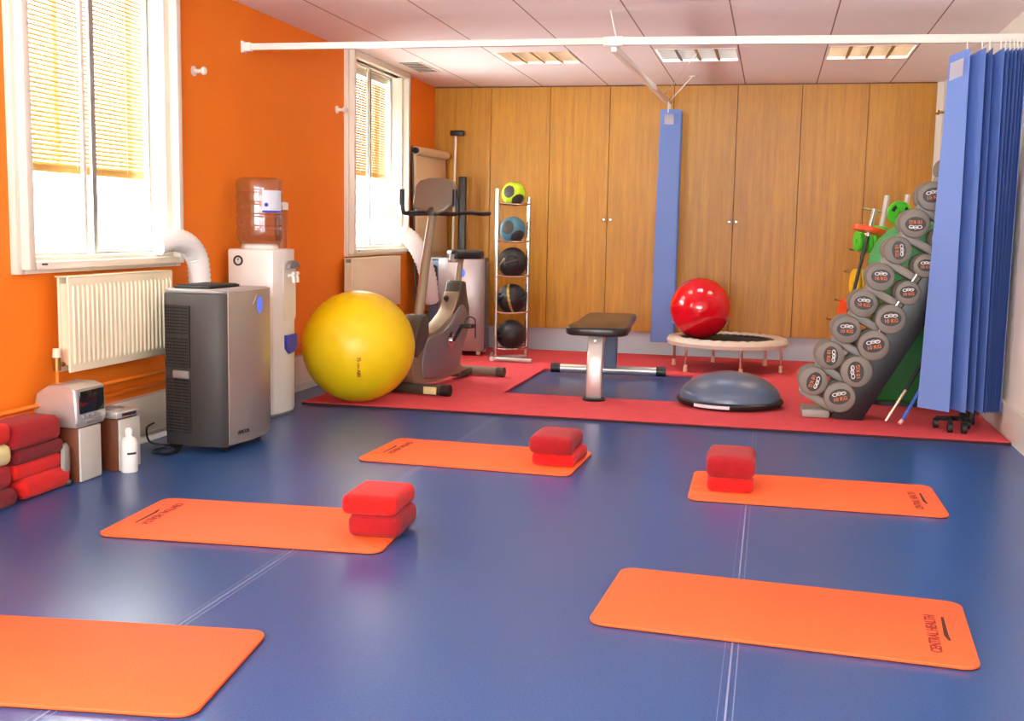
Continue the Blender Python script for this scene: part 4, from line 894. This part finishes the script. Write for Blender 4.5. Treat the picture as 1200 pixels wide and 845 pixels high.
for i in range(9):
    slab('saddle', i * SL - .115, i * SL - .06, .30, .215, .09, .24, 'grey_saddle', t, .02)
foot = P0 - Vector((0, 0, P0.z - RZT))
m_ = Matrix(((e_.x, d_.x, 0, foot.x), (e_.y, d_.y, 0, foot.y), (0, 0, 1, RZT), (0, 0, 0, 1)))
b = B(); box(b, (-.22, .04, 0), (-.05, .30, .05), .015, 2, m_); obj('front_foot', b, 'grey_saddle', t)
b = B(); box(b, (.74, .065, .0), (.80, .27, .04), .01, 2, m_); obj('cross_brace', b, 'black', t)
for dl in (.04, .29):
    b = B(); tube(b, [m_ @ Vector((.77, dl, .03)), P0 + STEP * 8.4 + d_ * dl - out * .12], .022, 10); obj('rear_strut', b, 'black', t)

def dumbbell_mesh(r, L):
    parts = {}
    q = d_.to_track_quat('Z', 'Y').to_matrix().to_4x4()
    hl = L * .34
    def head(z0, z1):
        bm = B(); lathe(bm, [(0, z0), (r * .80, z0), (r * .96, z0 + .008), (r, z0 + .02), (r, z1 - .02), (r * .94, z1 - .008), (r * .7, z1), (0, z1)], 36, q); return bm
    return head, hl, q
def dumbbell(loc, r, L, label, grp, spin):
    t = thing('dumbbell', label, 'dumbbell', loc, 0, grp)
    head, hl, q = dumbbell_mesh(r, L)
    obj('head', head(0, hl), 'db_grey', t); obj('head', head(L - hl, L), 'db_grey', t)
    b = B(); lathe(b, [(.015, hl - .005), (.018, L / 2), (.015, L - hl + .005)], 16, q); obj('handle', b, 'chrome', t)
    # label: a black oval field with white and orange print on the near face
    s = Matrix.Rotation(spin, 4, 'Z')
    near = q @ Matrix.Rotation(pi, 4, 'X')            # z axis now points to the room
    # keep print upright: local y = world z
    zax = -d_; yax = Vector((0, 0, 1)); xax = yax.cross(zax).normalized(); near = Matrix((tuple(xax) + (0,), tuple(yax) + (0,), tuple(zax) + (0,), (0, 0, 0, 1))).transposed() @ s
    b = B(); prism(b, [(r * .68 * cos(a), r * .50 * sin(a) + r * .06) for a in [2 * pi * k / 28 for k in range(28)]], -.001, .0012, near); fl_ = obj('face_label', b, 'db_face', t, smooth=False)
    b = B()
    for ox, oy, rr in ((-.27, .24, .15), (0, .27, .15), (.27, .24, .15)):
        lathe(b, [(r * (rr - .05), .0013), (r * (rr - .05), .0022), (r * rr, .0022), (r * rr, .0013)], 16, near @ T(ox * r, oy * r, 0) @ Matrix.Diagonal((1.15, .8, 1, 1)))
    box(b, (-r * .1, r * .25, .0013), (r * .35, r * .29, .0022), mtx=near); obj('logo', b, 'white_ink', fl_, smooth=False)
    obj('lettering', text_bm('10 KG', r * .34, near @ T(0, -.1 * r, .0016), .0006, True), 'orange_ink', fl_, smooth=False)
    return t
ordn = ['lowest', 'second from the floor', 'third from the floor', 'fourth from the floor', 'fifth from the floor', 'sixth from the floor', 'seventh from the floor', 'eighth from the floor', 'topmost']
radn = [.095, .096, .094, .090, .074, .072, .070, .068, .066]; radf = [.090, .088, .087, .084, .084, .083, .088, .088, .07]
spn = [.25, pi / 2 + .1, .2, .1, .1, .0, .1, .1, .1]; spf = [-pi / 2 - .3, -pi / 2, 0, -.05, 0, -pi / 2 + .1, pi, .2, .3]
for i in range(9):
    p = P0 + STEP * i
    dumbbell(p, radn[i], .23, 'grey round-headed dumbbell, %s in the near column of the slanted rack' % ordn[i], 'dumbbells in the near column', spn[i])
    dumbbell(p + out * .182 + d_ * .035, radf[i], .23, 'grey round-headed dumbbell, %s in the far column of the slanted rack' % ordn[i], 'dumbbells in the far column', spf[i])

# ------------------------------------------------------------ broom poles and black wheels under the curtain
t = thing('silver_pole', 'thin pole, silver at the foot and black above, leaning behind the curtain', 'pole', (.715, 6.97, RZT))
dv = Vector((.215, .09, .40)).normalized()
b = B(); tube(b, [dv * .0 + Vector((0, 0, .012)), dv * .24], .0105, 10); obj('lower_shaft', b, 'chrome', t)
b = B(); tube(b, [dv * .235, dv * 1.12], .0115, 10); obj('upper_shaft', b, 'black', t)
t = thing('blue_pole', 'thin blue pole with a pale foot leaning behind the curtain beside the silver one', 'pole', (.785, 6.90, RZT))
dv = Vector((.19, .08, .37)).normalized()
b = B(); tube(b, [Vector((0, 0, .012)), dv * .04], .0125, 10); obj('foot_cap', b, 'peach', t)
b = B(); tube(b, [dv * .04, dv * .30], .0105, 10); obj('lower_shaft', b, 'blue_pole', t)
b = B(); tube(b, [dv * .30, dv * 1.1], .0105, 10); obj('upper_shaft', b, 'lightblue', t)
t = thing('castor_base', 'black wheeled base poking out under the right-hand curtain', 'wheeled base', (1.05, 6.82, RZT))
for x, y in ((0, -.06), (.075, -.075), (-.06, .08), (.12, .1)):
    b = B(); tube(b, [(x - .014, y, .03), (x + .014, y, .03)], .03, 18); obj('wheel', b, 'black_rub', t)
b = B(); tube(b, smooth_path([(0, -.06, .065), (.0, .02, .07), (.03, .10, .06)], 4), .014, 8); tube(b, smooth_path([(.075, -.075, .065), (.07, .02, .072), (.03, .10, .06)], 4), .014, 8); tube(b, [(-.06, .08, .06), (.12, .1, .06)], .014, 8)
obj('fork', b, 'black', t)
